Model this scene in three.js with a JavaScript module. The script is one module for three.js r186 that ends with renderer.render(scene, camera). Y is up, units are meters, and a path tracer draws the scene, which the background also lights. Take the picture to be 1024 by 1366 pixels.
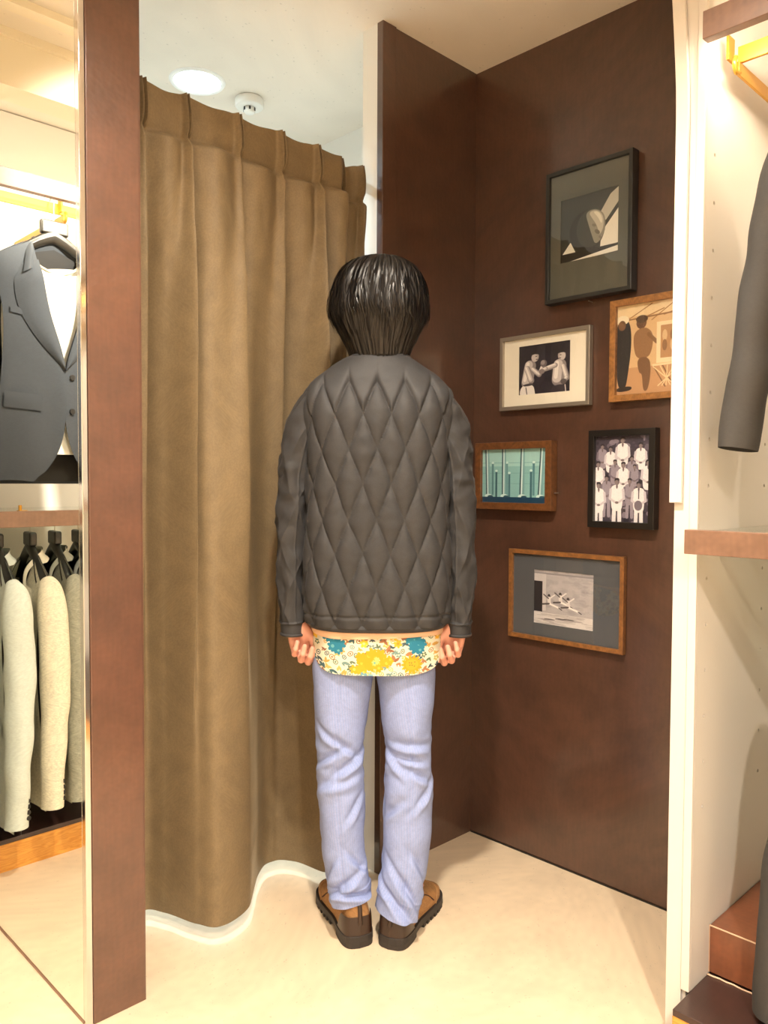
import * as THREE from 'three';
import { RectAreaLightUniformsLib } from 'three/addons/lights/RectAreaLightUniformsLib.js';
import { RoundedBoxGeometry } from 'three/addons/geometries/RoundedBoxGeometry.js';
import { mergeGeometries } from 'three/addons/utils/BufferGeometryUtils.js';
import { createNoise3D } from 'simplex-noise';

// ------------------------------------------------------------------ camera, light, exposure
const scene = new THREE.Scene();
scene.background = new THREE.Color(0x000000);
const renderer = new THREE.WebGLRenderer({ antialias: true });
renderer.toneMapping = THREE.LinearToneMapping;
renderer.toneMappingExposure = 0.84;
renderer.shadowMap.enabled = true;
RectAreaLightUniformsLib.init();
const YAW = 0.77484, PITCH = 0.03766, ROLL = 0.0044, EYE = 1.2;
const camera = new THREE.PerspectiveCamera(65.32, 1024 / 1366, 0.05, 40);
camera.position.set(0, EYE, 0);
{
  const f = new THREE.Vector3(Math.sin(YAW) * Math.cos(PITCH), -Math.sin(PITCH), -Math.cos(YAW) * Math.cos(PITCH));
  const r0 = new THREE.Vector3(Math.cos(YAW), 0, Math.sin(YAW));
  const u0 = new THREE.Vector3().crossVectors(r0, f);
  camera.up.copy(u0.clone().multiplyScalar(Math.cos(ROLL)).addScaledVector(r0, -Math.sin(ROLL)));
  camera.lookAt(f.x, EYE + f.y, f.z);
}
const CEIL = 2.555;
const WARM = new THREE.Color(1.0, 0.885, 0.735), COOL = new THREE.Color(0.78, 0.93, 1.0), STRIP = new THREE.Color(1.0, 0.86, 0.64);
// [x, z, candela, colour, beam half angle, label]
const LED = 150;
const DOWNLIGHTS = [
  [-0.1, 0.75, 58, WARM, 1.25, 'recessed warm ceiling downlight in the aisle facing the glass shelf', [0, 0]],
  [0.1, -1.75, 62, WARM, .62, 'recessed warm ceiling downlight washing the mirrored wardrobe near the mirror', [0, -1.7]],
  [-0.9, -1.75, 62, WARM, .62, 'recessed warm ceiling downlight washing the far end of the mirrored wardrobe', [0, -1.7]],
  [0.72, -0.78, 30, WARM, 1.25, 'recessed warm ceiling downlight in front of the fitting room curtain', [0, 0]],
  [0.75, 1.55, 6, WARM, 1.2, 'recessed warm ceiling downlight along the wardrobe with the brown box', [0, 0]],
  [1.475, -2.42, 19, COOL, 1.2, 'bright white recessed downlight above the curtained fitting room', [0, 0]],
];
// soft ceiling panels over the aisle: [x, z, length along x, length along z, radiance, label]
const PANELS = [
  [-1.0, -0.75, .3, 1.2, 12, 'long white ceiling light panel beside the mirrored wardrobe'],
  [-0.9, 1.6, 1.2, .3, 16, 'long white ceiling light panel by the plain cream shop wall'],
  [-1.5, 0.7, .6, .6, 16, 'square white ceiling light panel in the corner of the shop'],
];

// ------------------------------------------------------------------ helpers
function rng(seed) { let a = seed >>> 0; return () => { a |= 0; a = a + 0x6D2B79F5 | 0; let t = Math.imul(a ^ a >>> 15, 1 | a); t = t + Math.imul(t ^ t >>> 7, 61 | t) ^ t; return ((t ^ t >>> 14) >>> 0) / 4294967296; }; }
const noise = createNoise3D(rng(7));
const clamp = (x, a, b) => Math.min(b, Math.max(a, x)), lerp = (a, b, t) => a + (b - a) * t;
const ss = (a, b, x) => { const t = clamp((x - a) / (b - a), 0, 1); return t * t * (3 - 2 * t); };
const taken = new Map();
function numbered(n) { const k = taken.get(n) || 0; taken.set(n, k + 1); return k ? n + '_' + String(k).padStart(3, '0') : n; }
function shade(o) { o.traverse(m => { if (m.isMesh) { m.castShadow = true; m.receiveShadow = true; } }); return o; }
function tag(o, label, category, group) { o.userData.label = label; o.userData.category = category; if (group) o.userData.group = group; return o; }
function thing(name, label, category, pos = [0, 0, 0], turn = 0, group) {
  const g = new THREE.Group(); g.name = numbered(name); g.position.set(...pos); g.rotation.y = turn; scene.add(g); return tag(g, label, category, group);
}
function part(name, geo, mat, parent, label) { const m = new THREE.Mesh(geo, mat); m.name = name; m.castShadow = m.receiveShadow = true; parent.add(m); if (label) m.userData.label = label; return m; }
function struct(name, geo, mat, label, category = 'wall') { const m = new THREE.Mesh(geo, mat); m.name = numbered(name); m.castShadow = m.receiveShadow = true; m.userData = { kind: 'structure', label, category }; scene.add(m); return m; }
// texture coordinates in metres taken from each face's own plane
function metric(g0) {
  const g = g0.index ? g0.toNonIndexed() : g0, p = g.attributes.position, n = g.attributes.normal, uv = new Float32Array(p.count * 2);
  for (let i = 0; i < p.count; i += 3) {
    let nx = 0, ny = 0, nz = 0; for (let k = 0; k < 3; k++) { nx += Math.abs(n.getX(i + k)); ny += Math.abs(n.getY(i + k)); nz += Math.abs(n.getZ(i + k)); }
    for (let k = 0; k < 3; k++) { const x = p.getX(i + k), y = p.getY(i + k), z = p.getZ(i + k), j = (i + k) * 2;
      if (nx >= ny && nx >= nz) { uv[j] = z; uv[j + 1] = y; } else if (ny >= nz) { uv[j] = x; uv[j + 1] = z; } else { uv[j] = x; uv[j + 1] = y; } }
  }
  g.setAttribute('uv', new THREE.BufferAttribute(uv, 2)); return g;
}
function box(x0, x1, y0, y1, z0, z1, r = 0) {
  const w = x1 - x0, h = y1 - y0, d = z1 - z0;
  const g = r ? new RoundedBoxGeometry(w, h, d, 2, Math.min(r, w * .49, h * .49, d * .49)) : new THREE.BoxGeometry(w, h, d);
  g.translate((x0 + x1) / 2, (y0 + y1) / 2, (z0 + z1) / 2); return metric(g);
}
const join = list => mergeGeometries(list.map(g => { const q = g.index ? g.toNonIndexed() : g; for (const k of Object.keys(q.attributes)) if (!['position', 'normal', 'uv'].includes(k)) q.deleteAttribute(k); return q; }));
// cubic through keys [[t, a, b ...]]
function spl(K, t) {
  const n = K.length; if (t <= K[0][0]) return K[0].slice(1); if (t >= K[n - 1][0]) return K[n - 1].slice(1);
  let i = 0; while (t > K[i + 1][0]) i++;
  const a = K[Math.max(0, i - 1)], b = K[i], c = K[i + 1], d = K[Math.min(n - 1, i + 2)], h = c[0] - b[0], u = (t - b[0]) / h, o = [];
  for (let k = 1; k < b.length; k++) {
    const m0 = i > 0 ? (c[k] - a[k]) / (c[0] - a[0]) : (c[k] - b[k]) / h, m1 = i + 2 < n ? (d[k] - b[k]) / (d[0] - b[0]) : (c[k] - b[k]) / h;
    const u2 = u * u, u3 = u2 * u; o.push((2 * u3 - 3 * u2 + 1) * b[k] + (u3 - 2 * u2 + u) * h * m0 + (-2 * u3 + 3 * u2) * c[k] + (u3 - u2) * h * m1);
  } return o;
}
// fn(u, v) -> [x, y, z, texU, texV]; disp(u, v, x, y, z) moves a point along its normal
function grid(nu, nv, fn, { closed = false, disp = null, flip = false } = {}) {
  const N = (nu + 1) * (nv + 1), P = new Float32Array(N * 3), T = new Float32Array(N * 2), I = [];
  for (let j = 0, q = 0; j <= nv; j++) for (let i = 0; i <= nu; i++, q++) { const r = fn(i / nu, j / nv); P.set([r[0], r[1], r[2]], q * 3); T[q * 2] = r[3] ?? i / nu; T[q * 2 + 1] = r[4] ?? j / nv; }
  for (let j = 0; j < nv; j++) for (let i = 0; i < nu; i++) { const a = j * (nu + 1) + i, b = a + 1, c = a + nu + 1, d = c + 1; if (flip) I.push(a, c, b, b, c, d); else I.push(a, b, c, b, d, c); }
  const g = new THREE.BufferGeometry(); g.setAttribute('position', new THREE.BufferAttribute(P, 3)); g.setAttribute('uv', new THREE.BufferAttribute(T, 2)); g.setIndex(I);
  const norm = () => { g.computeVertexNormals(); if (closed) { const n = g.attributes.normal; for (let j = 0; j <= nv; j++) { const a = j * (nu + 1), b = a + nu, v = new THREE.Vector3(n.getX(a) + n.getX(b), n.getY(a) + n.getY(b), n.getZ(a) + n.getZ(b)).normalize(); n.setXYZ(a, v.x, v.y, v.z); n.setXYZ(b, v.x, v.y, v.z); } } };
  norm();
  if (disp) { const n = g.attributes.normal, D = new Float32Array(N); for (let j = 0, q = 0; j <= nv; j++) for (let i = 0; i <= nu; i++, q++) D[q] = disp(i === nu && closed ? 0 : i / nu, j / nv, P[q * 3], P[q * 3 + 1], P[q * 3 + 2]); for (let q = 0; q < N; q++) for (let k = 0; k < 3; k++) P[q * 3 + k] += n.array[q * 3 + k] * D[q]; norm(); }
  return g;
}
// tube along keys [t, x, y, z, side radius, depth radius]; the ring stays square to the path
function sweep(K, nu, nv, opt = {}) {
  const Z = new THREE.Vector3(0, 0, 1), len = [0]; let prev = spl(K, 0);
  for (let j = 1; j <= nv; j++) { const q = spl(K, j / nv); len.push(len[j - 1] + Math.hypot(q[0] - prev[0], q[1] - prev[1], q[2] - prev[2])); prev = q; }
  return grid(nu, nv, (u, v) => {
    const c = spl(K, v), e = 0.01, a = spl(K, Math.max(0, v - e)), b = spl(K, Math.min(1, v + e));
    const T = new THREE.Vector3(b[0] - a[0], b[1] - a[1], b[2] - a[2]).normalize(), S = new THREE.Vector3().crossVectors(T, Z).normalize(), D = new THREE.Vector3().crossVectors(S, T);
    const th = u * Math.PI * 2, cs = Math.cos(th), sn = Math.sin(th), pw = opt.pow || 1, A = Math.sign(cs) * Math.abs(cs) ** pw * c[3], B = Math.sign(sn) * Math.abs(sn) ** pw * c[4];
    return [c[0] + S.x * A + D.x * B, c[1] + S.y * A + D.y * B, c[2] + S.z * A + D.z * B, u * Math.PI * (c[3] + c[4]), len[Math.round(v * nv)]];
  }, { closed: true, ...opt });
}
function tube(points, r, seg = 24, rad = 8, closed = false) { return new THREE.TubeGeometry(new THREE.CatmullRomCurve3(points.map(p => new THREE.Vector3(...p)), closed, 'centripetal'), seg, r, rad, closed); }
function lathe(pts, seg = 32) { return new THREE.LatheGeometry(pts.map(p => new THREE.Vector2(...p)), seg); }

// ------------------------------------------------------------------ textures
function canvas(w, h, draw) { const c = document.createElement('canvas'); c.width = w; c.height = h; draw(c.getContext('2d'), w, h); return c; }
function tex(c, su, sv, srgb = true) { const t = new THREE.CanvasTexture(c); t.wrapS = t.wrapT = THREE.RepeatWrapping; t.repeat.set(1 / su, 1 / sv); if (srgb) t.colorSpace = THREE.SRGBColorSpace; t.anisotropy = 8; return t; }
function pixels(w, h, fn, su, sv, srgb = true) {
  const d = new Uint8Array(w * h * 4);
  for (let y = 0; y < h; y++) for (let x = 0; x < w; x++) { const c = fn(x / w, y / h), q = (y * w + x) * 4; d[q] = clamp(c[0], 0, 255); d[q + 1] = clamp(c[1], 0, 255); d[q + 2] = clamp(c[2], 0, 255); d[q + 3] = 255; }
  const t = new THREE.DataTexture(d, w, h); t.wrapS = t.wrapT = THREE.RepeatWrapping; t.magFilter = THREE.LinearFilter; t.minFilter = THREE.LinearMipmapLinearFilter; t.generateMipmaps = true; t.repeat.set(1 / su, 1 / sv); if (srgb) t.colorSpace = THREE.SRGBColorSpace; t.needsUpdate = true; return t;
}
// noise that repeats over the unit square
function tn(u, v, f, s = 0) { const a = u * Math.PI * 2, b = v * Math.PI * 2, k = f / (Math.PI * 2); return noise(Math.cos(a) * k + s, Math.sin(a) * k + Math.cos(b) * k * 1.3, Math.sin(b) * k * 1.3 + s * 3.1); }
const tone = (base, k) => [base[0] * k, base[1] * k, base[2] * k];
const veneerTex = (base, seed) => pixels(512, 512, (u, v) => { const m = 1 + .07 * tn(u, v, 5, seed) + .05 * tn(u, v, 14, seed + 2) + .035 * tn(u, v * .12, 90, seed + 4) + .03 * tn(u, v, 60, seed + 6); return tone(base, m); }, 1.1, 1.1);
const std = (o) => new THREE.MeshPhysicalMaterial(o);
const M = {};
{
  const vb = pixels(256, 256, (u, v) => { const k = 128 + 50 * tn(u, v, 12, 3) + 40 * tn(u, v, 40, 9); return [k, k, k]; }, .7, .7, false);
  M.veneer = std({ map: veneerTex([78, 52, 40], 11), roughness: .42, clearcoat: 1, clearcoatRoughness: .18, bumpMap: vb, bumpScale: .0006 });
  M.veneerPost = std({ map: veneerTex([94, 62, 48], 21), roughness: .4, clearcoat: 1, clearcoatRoughness: .22, bumpMap: vb, bumpScale: .0012 });
  M.shelfBrown = std({ map: veneerTex([126, 95, 77], 31), roughness: .42, clearcoat: .2, clearcoatRoughness: .3 });
  M.plinthTop = std({ map: veneerTex([58, 38, 34], 41), roughness: .35, clearcoat: .3, clearcoatRoughness: .25 });
  M.box = std({ map: veneerTex([118, 70, 46], 51), roughness: .38, clearcoat: .25, clearcoatRoughness: .3 });
  M.boxEdge = std({ color: 0xd8b79a, roughness: .6 });
  M.pine = std({ map: pixels(512, 256, (u, v) => { const g = Math.sin((v * 16 + 1.6 * tn(u, v, 3, 5) + .35 * tn(u * 2, v, 12, 7)) * 6.283) * .5 + .5; return [lerp(222, 196, g * .7), lerp(158, 124, g * .7), lerp(70, 42, g * .7)]; }, .9, .12), roughness: .45, clearcoat: .3, clearcoatRoughness: .3 });
  M.floor = std({ map: pixels(1024, 1024, (u, v) => { let k = 1 + .025 * tn(u, v, 7, 1) + .02 * tn(u, v, 30, 2); const s = tn(u, v, 150, 5) + .5 * tn(u, v, 60, 8); const b = s > 1.12 ? .86 : 1; return [222 * k * b, 202 * k * b, 174 * k * b]; }, 1.3, 1.3), roughness: .34, clearcoat: .2, clearcoatRoughness: .3 });
  M.ceiling = std({ map: pixels(512, 512, (u, v) => { const k = 1 + .012 * tn(u, v, 9, 4); const s = tn(u, v, 90, 6) > .93 ? .86 : 1; return [232 * k * s, 222 * k * s, 208 * k * s]; }, 1.6, 1.6), roughness: .85 });
  M.wallWhite = std({ color: 0xe9e6df, roughness: .7 });
  M.cream = std({ color: 0xeadfca, roughness: .75 });
  M.panel = std({ color: 0xdad4cd, roughness: .42, clearcoat: .15, clearcoatRoughness: .35 });
  M.brass = std({ color: 0xc9953c, metalness: .75, roughness: .36 });
  M.chrome = std({ color: 0xdcdcdc, metalness: 1, roughness: .08 });
  M.mirror = std({ color: 0xeef2ef, metalness: 1, roughness: 0.0 });
  M.glass = std({ color: 0xffffff, transmission: 1, thickness: 0, roughness: 0.02, ior: 1.5 });
  M.shelfGlass = std({ color: 0xd5dcd6, transmission: .92, thickness: 0, roughness: .08, ior: 1.5 });
  M.black = std({ color: 0x161412, roughness: .45 });
  M.hanger = std({ color: 0x1d1a17, roughness: .38, clearcoat: .3 });
  M.wire = std({ color: 0xb8b2a6, metalness: 1, roughness: .3 });
  M.plastic = std({ color: 0xeceae4, roughness: .5 });
  M.lampRing = std({ color: 0xf4f4f2, roughness: .4 });
  const lamp = (c, k) => std({ color: 0x111111, emissive: c, emissiveIntensity: k, roughness: .5 });
  M.lampWarm = lamp(WARM, 12); M.lampCool = lamp(COOL, 12); M.led = lamp(STRIP, 6); M.lampPanel = lamp(WARM, 6);
  const weave = pixels(128, 128, (u, v) => { const k = 128 + 60 * Math.sin(u * 6.283 * 32) * Math.sin(v * 6.283 * 32) + 30 * tn(u, v, 40, 2); return [k, k, k]; }, .06, .06, false);
  M.curtain = std({ map: pixels(512, 512, (u, v) => { const k = 1 + .04 * tn(u, v, 6, 3) + .05 * tn(u, v, 70, 4) + .03 * tn(u * 3, v * .2, 80, 5); return [121 * k, 104 * k, 77 * k]; }, .5, .5), roughness: .62, sheen: .35, sheenRoughness: .5, sheenColor: new THREE.Color(.75, .62, .42), bumpMap: weave, bumpScale: .0003, side: THREE.DoubleSide });
  M.wool = (r, g, b, mel = .05, side = THREE.DoubleSide) => std({ map: pixels(256, 256, (u, v) => { const k = 1 + mel * tn(u * .35, v, 60, r) + mel * .8 * tn(u, v, 90, g) + mel * .6 * tn(u, v, 12, b); return [r * k, g * k, b * k]; }, .22, .22), roughness: .85, sheen: .2, sheenRoughness: .6, bumpMap: weave, bumpScale: .0003, side });
  M.weave = weave;
}

// ------------------------------------------------------------------ room shell
const MIR = 0.735, PW = 2.109;
struct('floor', box(-2.7, 2.4, -.1, 0, -3.3, 2.7), M.floor, 'cream speckled vinyl floor of the shop', 'floor');
struct('ceiling', box(-2.7, 2.4, CEIL, CEIL + .1, -3.3, 2.7), M.ceiling, 'plain pale painted ceiling', 'ceiling');
struct('wall_picture', box(PW, PW + .1, 0, CEIL, -1.80, -.790), M.veneer, 'dark brown veneer wall hung with framed pictures');
struct('wall_fitting_back', box(PW, PW + .1, 0, CEIL, -3.2, -1.80), M.wallWhite, 'white back wall of the fitting room');
struct('wall_fitting_side', box(.871, PW, 0, CEIL, -3.2, -3.08), M.wallWhite, 'white side wall inside the fitting room');
struct('wall_right', box(PW + .11, PW + .2, 0, CEIL, -.79, 2.6), M.cream, 'cream wall behind the glass shelf wardrobe');
struct('wall_left', box(-2.6, .74, 0, CEIL, -3.28, -3.18), M.cream, 'cream wall behind the wardrobe seen in the mirror');
struct('wall_front', box(-2.6, 2.3, 0, CEIL, 2.5, 2.6), M.cream, 'plain cream shop wall across the aisle');
struct('wall_near', box(-2.6, -2.5, 0, CEIL, -3.2, 2.6), M.cream, 'plain cream shop wall at the aisle end');
// partition that ends in the brown post and carries the mirror
struct('wall_partition', box(.752, .871, 0, CEIL, -3.18, -1.690), M.wallWhite, 'white partition between mirror and fitting room');
struct('trim_1', box(.749, .871, 0, CEIL, -1.690, -1.671, .002), M.veneerPost, 'glossy reddish brown veneer post beside the curtain', 'post');
struct('trim_1', box(.8705, .8735, 0, CEIL, -1.74, -1.6725), M.veneerPost, 'narrow brown inner edge of the post beside the curtain', 'trim').name = 'trim_2';
// inner return wall with its white jamb and edge strip
struct('wall_return', box(1.728, PW, 0, CEIL, -1.745, -1.723), M.veneer, 'narrow dark brown veneer wall meeting the picture wall');
struct('trim_3', box(1.669, 1.7255, 0, CEIL, -1.742, -1.717, .002), M.veneer, 'slim dark brown veneer strip at the fitting room opening', 'trim');
struct('wall_jamb', box(1.672, PW, 0, CEIL, -1.806, -1.743), M.wallWhite, 'white door jamb of the fitting room beside the curtain');
struct('baseboard_picture', box(PW - .003, PW, 0, .005, -1.72, -.80), M.black, 'thin black joint strip under the picture wall', 'baseboard');
// ceiling cove above the mirrored wardrobe
struct('trim_4', join([box(-2.5, MIR + .01, 2.39, 2.53, -2.66, -2.55), box(-2.5, MIR + .01, 2.53, CEIL, -2.66, -2.535)]), M.cream, 'cream bulkhead above the mirrored wardrobe', 'bulkhead');
struct('trim_5', join([box(-2.5, MIR + .01, CEIL - .022, CEIL, -2.40, -2.36), box(-2.5, MIR + .01, CEIL - .01, CEIL, -2.43, -2.40)]), M.cream, 'cream ceiling moulding in front of the bulkhead', 'moulding');

// ------------------------------------------------------------------ lamps
DOWNLIGHTS.forEach(([x, z, cd, col, ang, label, aim], i) => {
  const cool = col === COOL, R = cool ? .078 : .06;
  const t = thing('ceiling_downlight', label, 'downlight', [x, CEIL, z]);
  part('trim_ring', lathe([[R, -.001], [R + .002, -.006], [R + .012, -.006], [R + .016, 0]], 40), M.lampRing, t);
  part('lens', lathe([[0, -.004], [R * .7, -.0045], [R, -.002]], 40), cool ? M.lampCool : M.lampWarm, t);
  const s = new THREE.SpotLight(col, cd, 0, ang, .6, 2); s.position.set(0, -.012, 0); s.target.position.set(aim[0], -1, aim[1]); s.castShadow = true; s.shadow.radius = R / .02 * .8; t.add(s, s.target);
});
PANELS.forEach(([x, z, w, d, k, label]) => {
  const t = thing('ceiling_light_panel', label, 'light panel', [x, CEIL, z]);
  part('panel_frame', box(-w / 2 - .02, w / 2 + .02, -.014, 0, -d / 2 - .02, d / 2 + .02, .003), M.lampRing, t);
  part('diffuser', box(-w / 2, w / 2, -.017, -.0135, -d / 2, d / 2, .001), M.lampPanel, t);
  const a = new THREE.RectAreaLight(WARM, k, w, d); a.position.set(0, -.020, 0); a.rotation.x = -Math.PI / 2; a.castShadow = true; t.add(a);
});
{ // smoke detector
  const t = thing('smoke_detector', 'small round white smoke detector on the fitting room ceiling', 'smoke detector', [1.673, CEIL, -2.40]);
  part('base', lathe([[0, 0], [.047, 0], [.05, -.004], [.05, -.026], [.046, -.031], [0, -.031]], 36), M.plastic, t);
  part('sensor_cage', lathe([[0, -.031], [.021, -.031], [.020, -.045], [.016, -.05], [0, -.051]], 24), M.plastic, t);
  for (let k = 0; k < 6; k++) { const a = k / 6 * Math.PI * 2; part('slot', new THREE.BoxGeometry(.007, .011, .003).rotateY(-a + Math.PI / 2).translate(Math.cos(a) * .0205, -.038, Math.sin(a) * .0205), M.black, t); }
}

// ------------------------------------------------------------------ mirror
{
  const t = thing('wall_mirror', 'tall frameless mirror on the partition, reflecting the blazers', 'mirror', [MIR, 0, 0]);
  part('mirror_glass', box(0, .012, .004, CEIL, -2.55, -1.692), M.mirror, t);
  part('edge_trim', box(0, .0135, 0, CEIL, -1.692, -1.673, .002), M.chrome, t, 'polished chrome edge trim');
  part('bottom_channel', box(-.002, .014, 0, .005, -2.55, -1.69), M.shelfBrown, t);
}

// ------------------------------------------------------------------ curtain
{
  const t = thing('fitting_room_curtain', 'olive brown pinch pleated curtain drawn across the fitting room', 'curtain');
  const K = [[0, .80, -1.772, .88, -1.93], [.09, .925, -1.766, 1.015, -1.968], [.16, .985, -1.757, 1.055, -1.915], [.23, 1.04, -1.766, 1.085, -1.82], [.31, 1.115, -1.752, 1.125, -1.752], [.39, 1.19, -1.764, 1.235, -1.785], [.46, 1.262, -1.757, 1.36, -1.915], [.53, 1.33, -1.766, 1.437, -1.957], [.6, 1.397, -1.757, 1.487, -1.90], [.67, 1.455, -1.766, 1.505, -1.80], [.76, 1.54, -1.752, 1.535, -1.752], [.83, 1.565, -1.79, 1.575, -1.80], [.9, 1.605, -1.80, 1.60, -1.845], [1, 1.655, -1.778, 1.645, -1.83]];
  const hooks = [.09, .23, .39, .53, .67, .83, .97], TOP = 2.138, BOT = .04, HD = .098;
  const at = (s, y) => {
    const k = spl(K, s), f = (TOP - y) / (TOP - BOT), g = 1 - Math.pow(1 - f, 1.7); let x = lerp(k[0], k[2], g), z = lerp(k[1], k[3], g);
    const d = TOP - y; let fold = 0, pinch = 0;
    hooks.forEach((h, i) => {
      const e = s - h, body = ss(HD - .004, HD + .03, d), open = ss(HD, .6, d);
      const ridge = Math.exp(-((e / .0085) ** 2)) * (1 - .75 * Math.exp(-((e / .0032) ** 2))) * lerp(.026, .038, clamp(d / HD, 0, 1));      // double pinch in the heading
      const w = lerp(.010, .026, open), below = Math.exp(-((e / (e < 0 ? w * 1.3 : w * .6)) ** 2)) * (.030 + .010 * Math.sin(i * 2.1));
      fold += lerp(ridge, below, body) * (1 - .8 * ss(.6, 1.9, d));
      pinch += .016 * Math.exp(-(((d - HD - .006) / .012) ** 2)) * Math.exp(-(((e - .004) / .007) ** 2));
    });
    let a = -1; while (a + 1 < hooks.length && s >= hooks[a + 1]) a++;                                                                       // between two hooks the cloth drops back and swells forward again
    const h0 = a < 0 ? -.07 : hooks[a], h1 = a + 1 < hooks.length ? hooks[a + 1] : 1.12, ph = (s - h0) / (h1 - h0), swell = .5 - .5 * Math.cos(2 * Math.PI * ph);
    z += fold - pinch - .006 * swell * (1 - ss(HD - .01, HD + .01, d)) + .028 * ss(HD - .003, HD + .02, d) * Math.pow(swell, .6) * (1 - ss(.13, .6, d));
    z += (.030 * (ph - .62) - .012 * Math.exp(-(((ph - .16) / .1) ** 2))) * ss(HD + .02, .45, d) * (1 - ss(.75, 1.75, d)) * ss(0, .07, ph);
    if (d < HD) z += .006 * Math.sin(Math.PI * d / HD);
    z -= .004 * Math.exp(-(((d - HD) / .006) ** 2));                           // stitched lower edge of the heading
    z += .0022 * Math.exp(-(((y - .175) / .004) ** 2));                        // stitched hem
    z += .006 * noise(s * 5, y * 1.4, 3) * ss(.1, .6, d) + .0018 * noise(s * 22, y * 9, 5) * ss(HD, .2, d) * (1 - .6 * ss(.3, .8, d)) + .0025 * noise(s * 9, y * 7, 8) * (1 - ss(.1, .4, y));
    return [x, y + (d < .02 ? .004 * Math.cos((s - .09) * 44) : 0), z, s * 1.5, y];
  };
  part('curtain_cloth', grid(1000, 270, (u, v) => at(u, lerp(TOP, BOT, v < .12 ? v / .12 * .085 : .085 + (v - .12) / .88 * .915))), M.curtain, t);
  hooks.slice(0, 6).forEach(h => { const p = at(h, TOP - .01); part('hook', tube([[p[0], TOP - .03, p[2] - .022], [p[0], TOP + .002, p[2] - .024], [p[0] + .002, TOP + .010, p[2] - .04], [p[0] + .002, TOP - .01, p[2] - .06]], .0022, 14, 6), M.black, t); });
  const r = thing('curtain_rail', 'slim white rail carrying the fitting room curtain', 'curtain rail');
  part('rail_bar', box(.874, 1.69, TOP - .034, TOP - .012, -1.835, -1.821, .002), M.plastic, r);
  part('end_bracket', box(.874, .88, TOP - .04, TOP - .004, -1.845, -1.812, .002), M.plastic, r); part('end_bracket', box(1.684, 1.69, TOP - .04, TOP - .004, -1.845, -1.807, .002), M.plastic, r);
}

// ------------------------------------------------------------------ wardrobes
// local frame: x along the front, y up, z = 0 at the plinth front and growing to the back
function wardrobe(label, pos, turn, W, end) {
  const t = thing('open_wardrobe', label, 'wardrobe', pos, turn), D = .575;
  const bx = (x0, x1, ...r) => end ? box(W - x1, W - x0, ...r) : box(x0, x1, ...r), px = x => end ? W - x : x;
  part('plinth', bx(0, W, 0, .085, -.003, .03), M.pine, t, 'honey coloured pine plinth front');
  part('plinth_top', bx(0, W, .085, .1, -.003, D, .002), M.plinthTop, t, 'dark brown plinth top');
  part('back_panel', bx(0, W, .1, CEIL - .005, D, D + .02), M.panel, t);
  part('top_fascia', bx(.015, W - .02, 2.09, 2.145, .018, .042, .0015), M.shelfBrown, t, 'brown veneer fascia');
  part('shelf_fascia', bx(.002, W - .02, 1.055, 1.105, .006, .030, .0015), M.shelfBrown, t, 'brown veneer shelf front');
  part('glass_shelf', bx(.002, W - .02, 1.090, 1.098, .030, D), M.shelfGlass, t, 'frosted glass shelf');
  part('upper_rail', bx(.034, W - .03, 2.082, 2.116, .146, .154, .001), M.brass, t, 'flat brass hanging rail');
  part('lower_rail', bx(.002, W - .03, 1.048, 1.066, .166, .174, .001), M.brass, t, 'flat brass hanging rail under the shelf');
  for (let x = .034; x < W - .1; x += .345) {
    const b = part('rail_bracket', bx(x, x + .006, 2.055, 2.083, .14, D, .001), M.brass, t, 'brass bracket arm');
    part('bracket_hook', tube([[px(x + .003), 2.088, .128], [px(x + .003), 2.072, .122], [px(x + .003), 2.058, .132], [px(x + .003), 2.064, .15]], .005, 16, 8), M.brass, b);
    part('bracket_plate', bx(x - .014, x - .008, 2.085, 2.135, .120, .150, .001), M.brass, b);
    const s = part('shelf_bracket', bx(x + .16, x + .185, 1.098, 1.106, .05, .075, .001), M.brass, t); part('bracket_pin', bx(x + .16, x + .168, 1.106, 1.122, .052, .06), M.brass, s);
  }
  // drilled side panel: a board with real holes over a solid core board, and a stepped front edge
  const sh = new THREE.Shape(); sh.moveTo(.0805, .1); sh.lineTo(D, .1); sh.lineTo(D, CEIL - .005); sh.lineTo(.0805, CEIL - .005); sh.closePath();
  for (const z of [.122, .435]) for (let k = 0; k < 15; k++) { const y = .495 + k * .1; if (Math.abs(y - 1.09) < .03) continue; const h = new THREE.Path(); h.absarc(z, y, .0042, 0, Math.PI * 2, true); sh.holes.push(h); }
  const pg = new THREE.ExtrudeGeometry(sh, { depth: .012, bevelEnabled: false, curveSegments: 10 }); pg.rotateY(-Math.PI / 2); if (end) pg.translate(W + .012, 0, 0);
  const sp = part('side_panel', metric(pg), M.panel, t, 'white side panel with drilled shelf holes');
  part('core_board', bx(-.047, -.0122, 0, CEIL - .003, .0846, D), M.panel, sp);
  part('edge_lipping', bx(-.018, 0, .1, CEIL - .005, .072, .0803, .001), M.panel, sp);
  part('edge_lipping', bx(-.054, -.0195, 0, CEIL - .005, .076, .0845, .001), M.panel, sp);
  part('side_panel', bx(W - .018, W, .1, CEIL - .005, .08, D), M.panel, t);
  // light strip behind the top fascia
  part('light_strip', bx(.02, W - .03, 2.097, 2.109, .0425, .048, .001), M.led, t, 'warm glowing light strip');
  const ra = new THREE.RectAreaLight(STRIP, LED, W - .06, .02); ra.position.set(W / 2, 2.103, .051); ra.castShadow = true; t.add(ra);
  t.updateMatrixWorld(true); ra.lookAt(t.localToWorld(new THREE.Vector3(W / 2, 1.85, D)));
  return t;
}
wardrobe('white open wardrobe with brown shelf edges beside the picture wall', [1.58, 0, 1.659], Math.PI / 2, 2.4, true);
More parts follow.
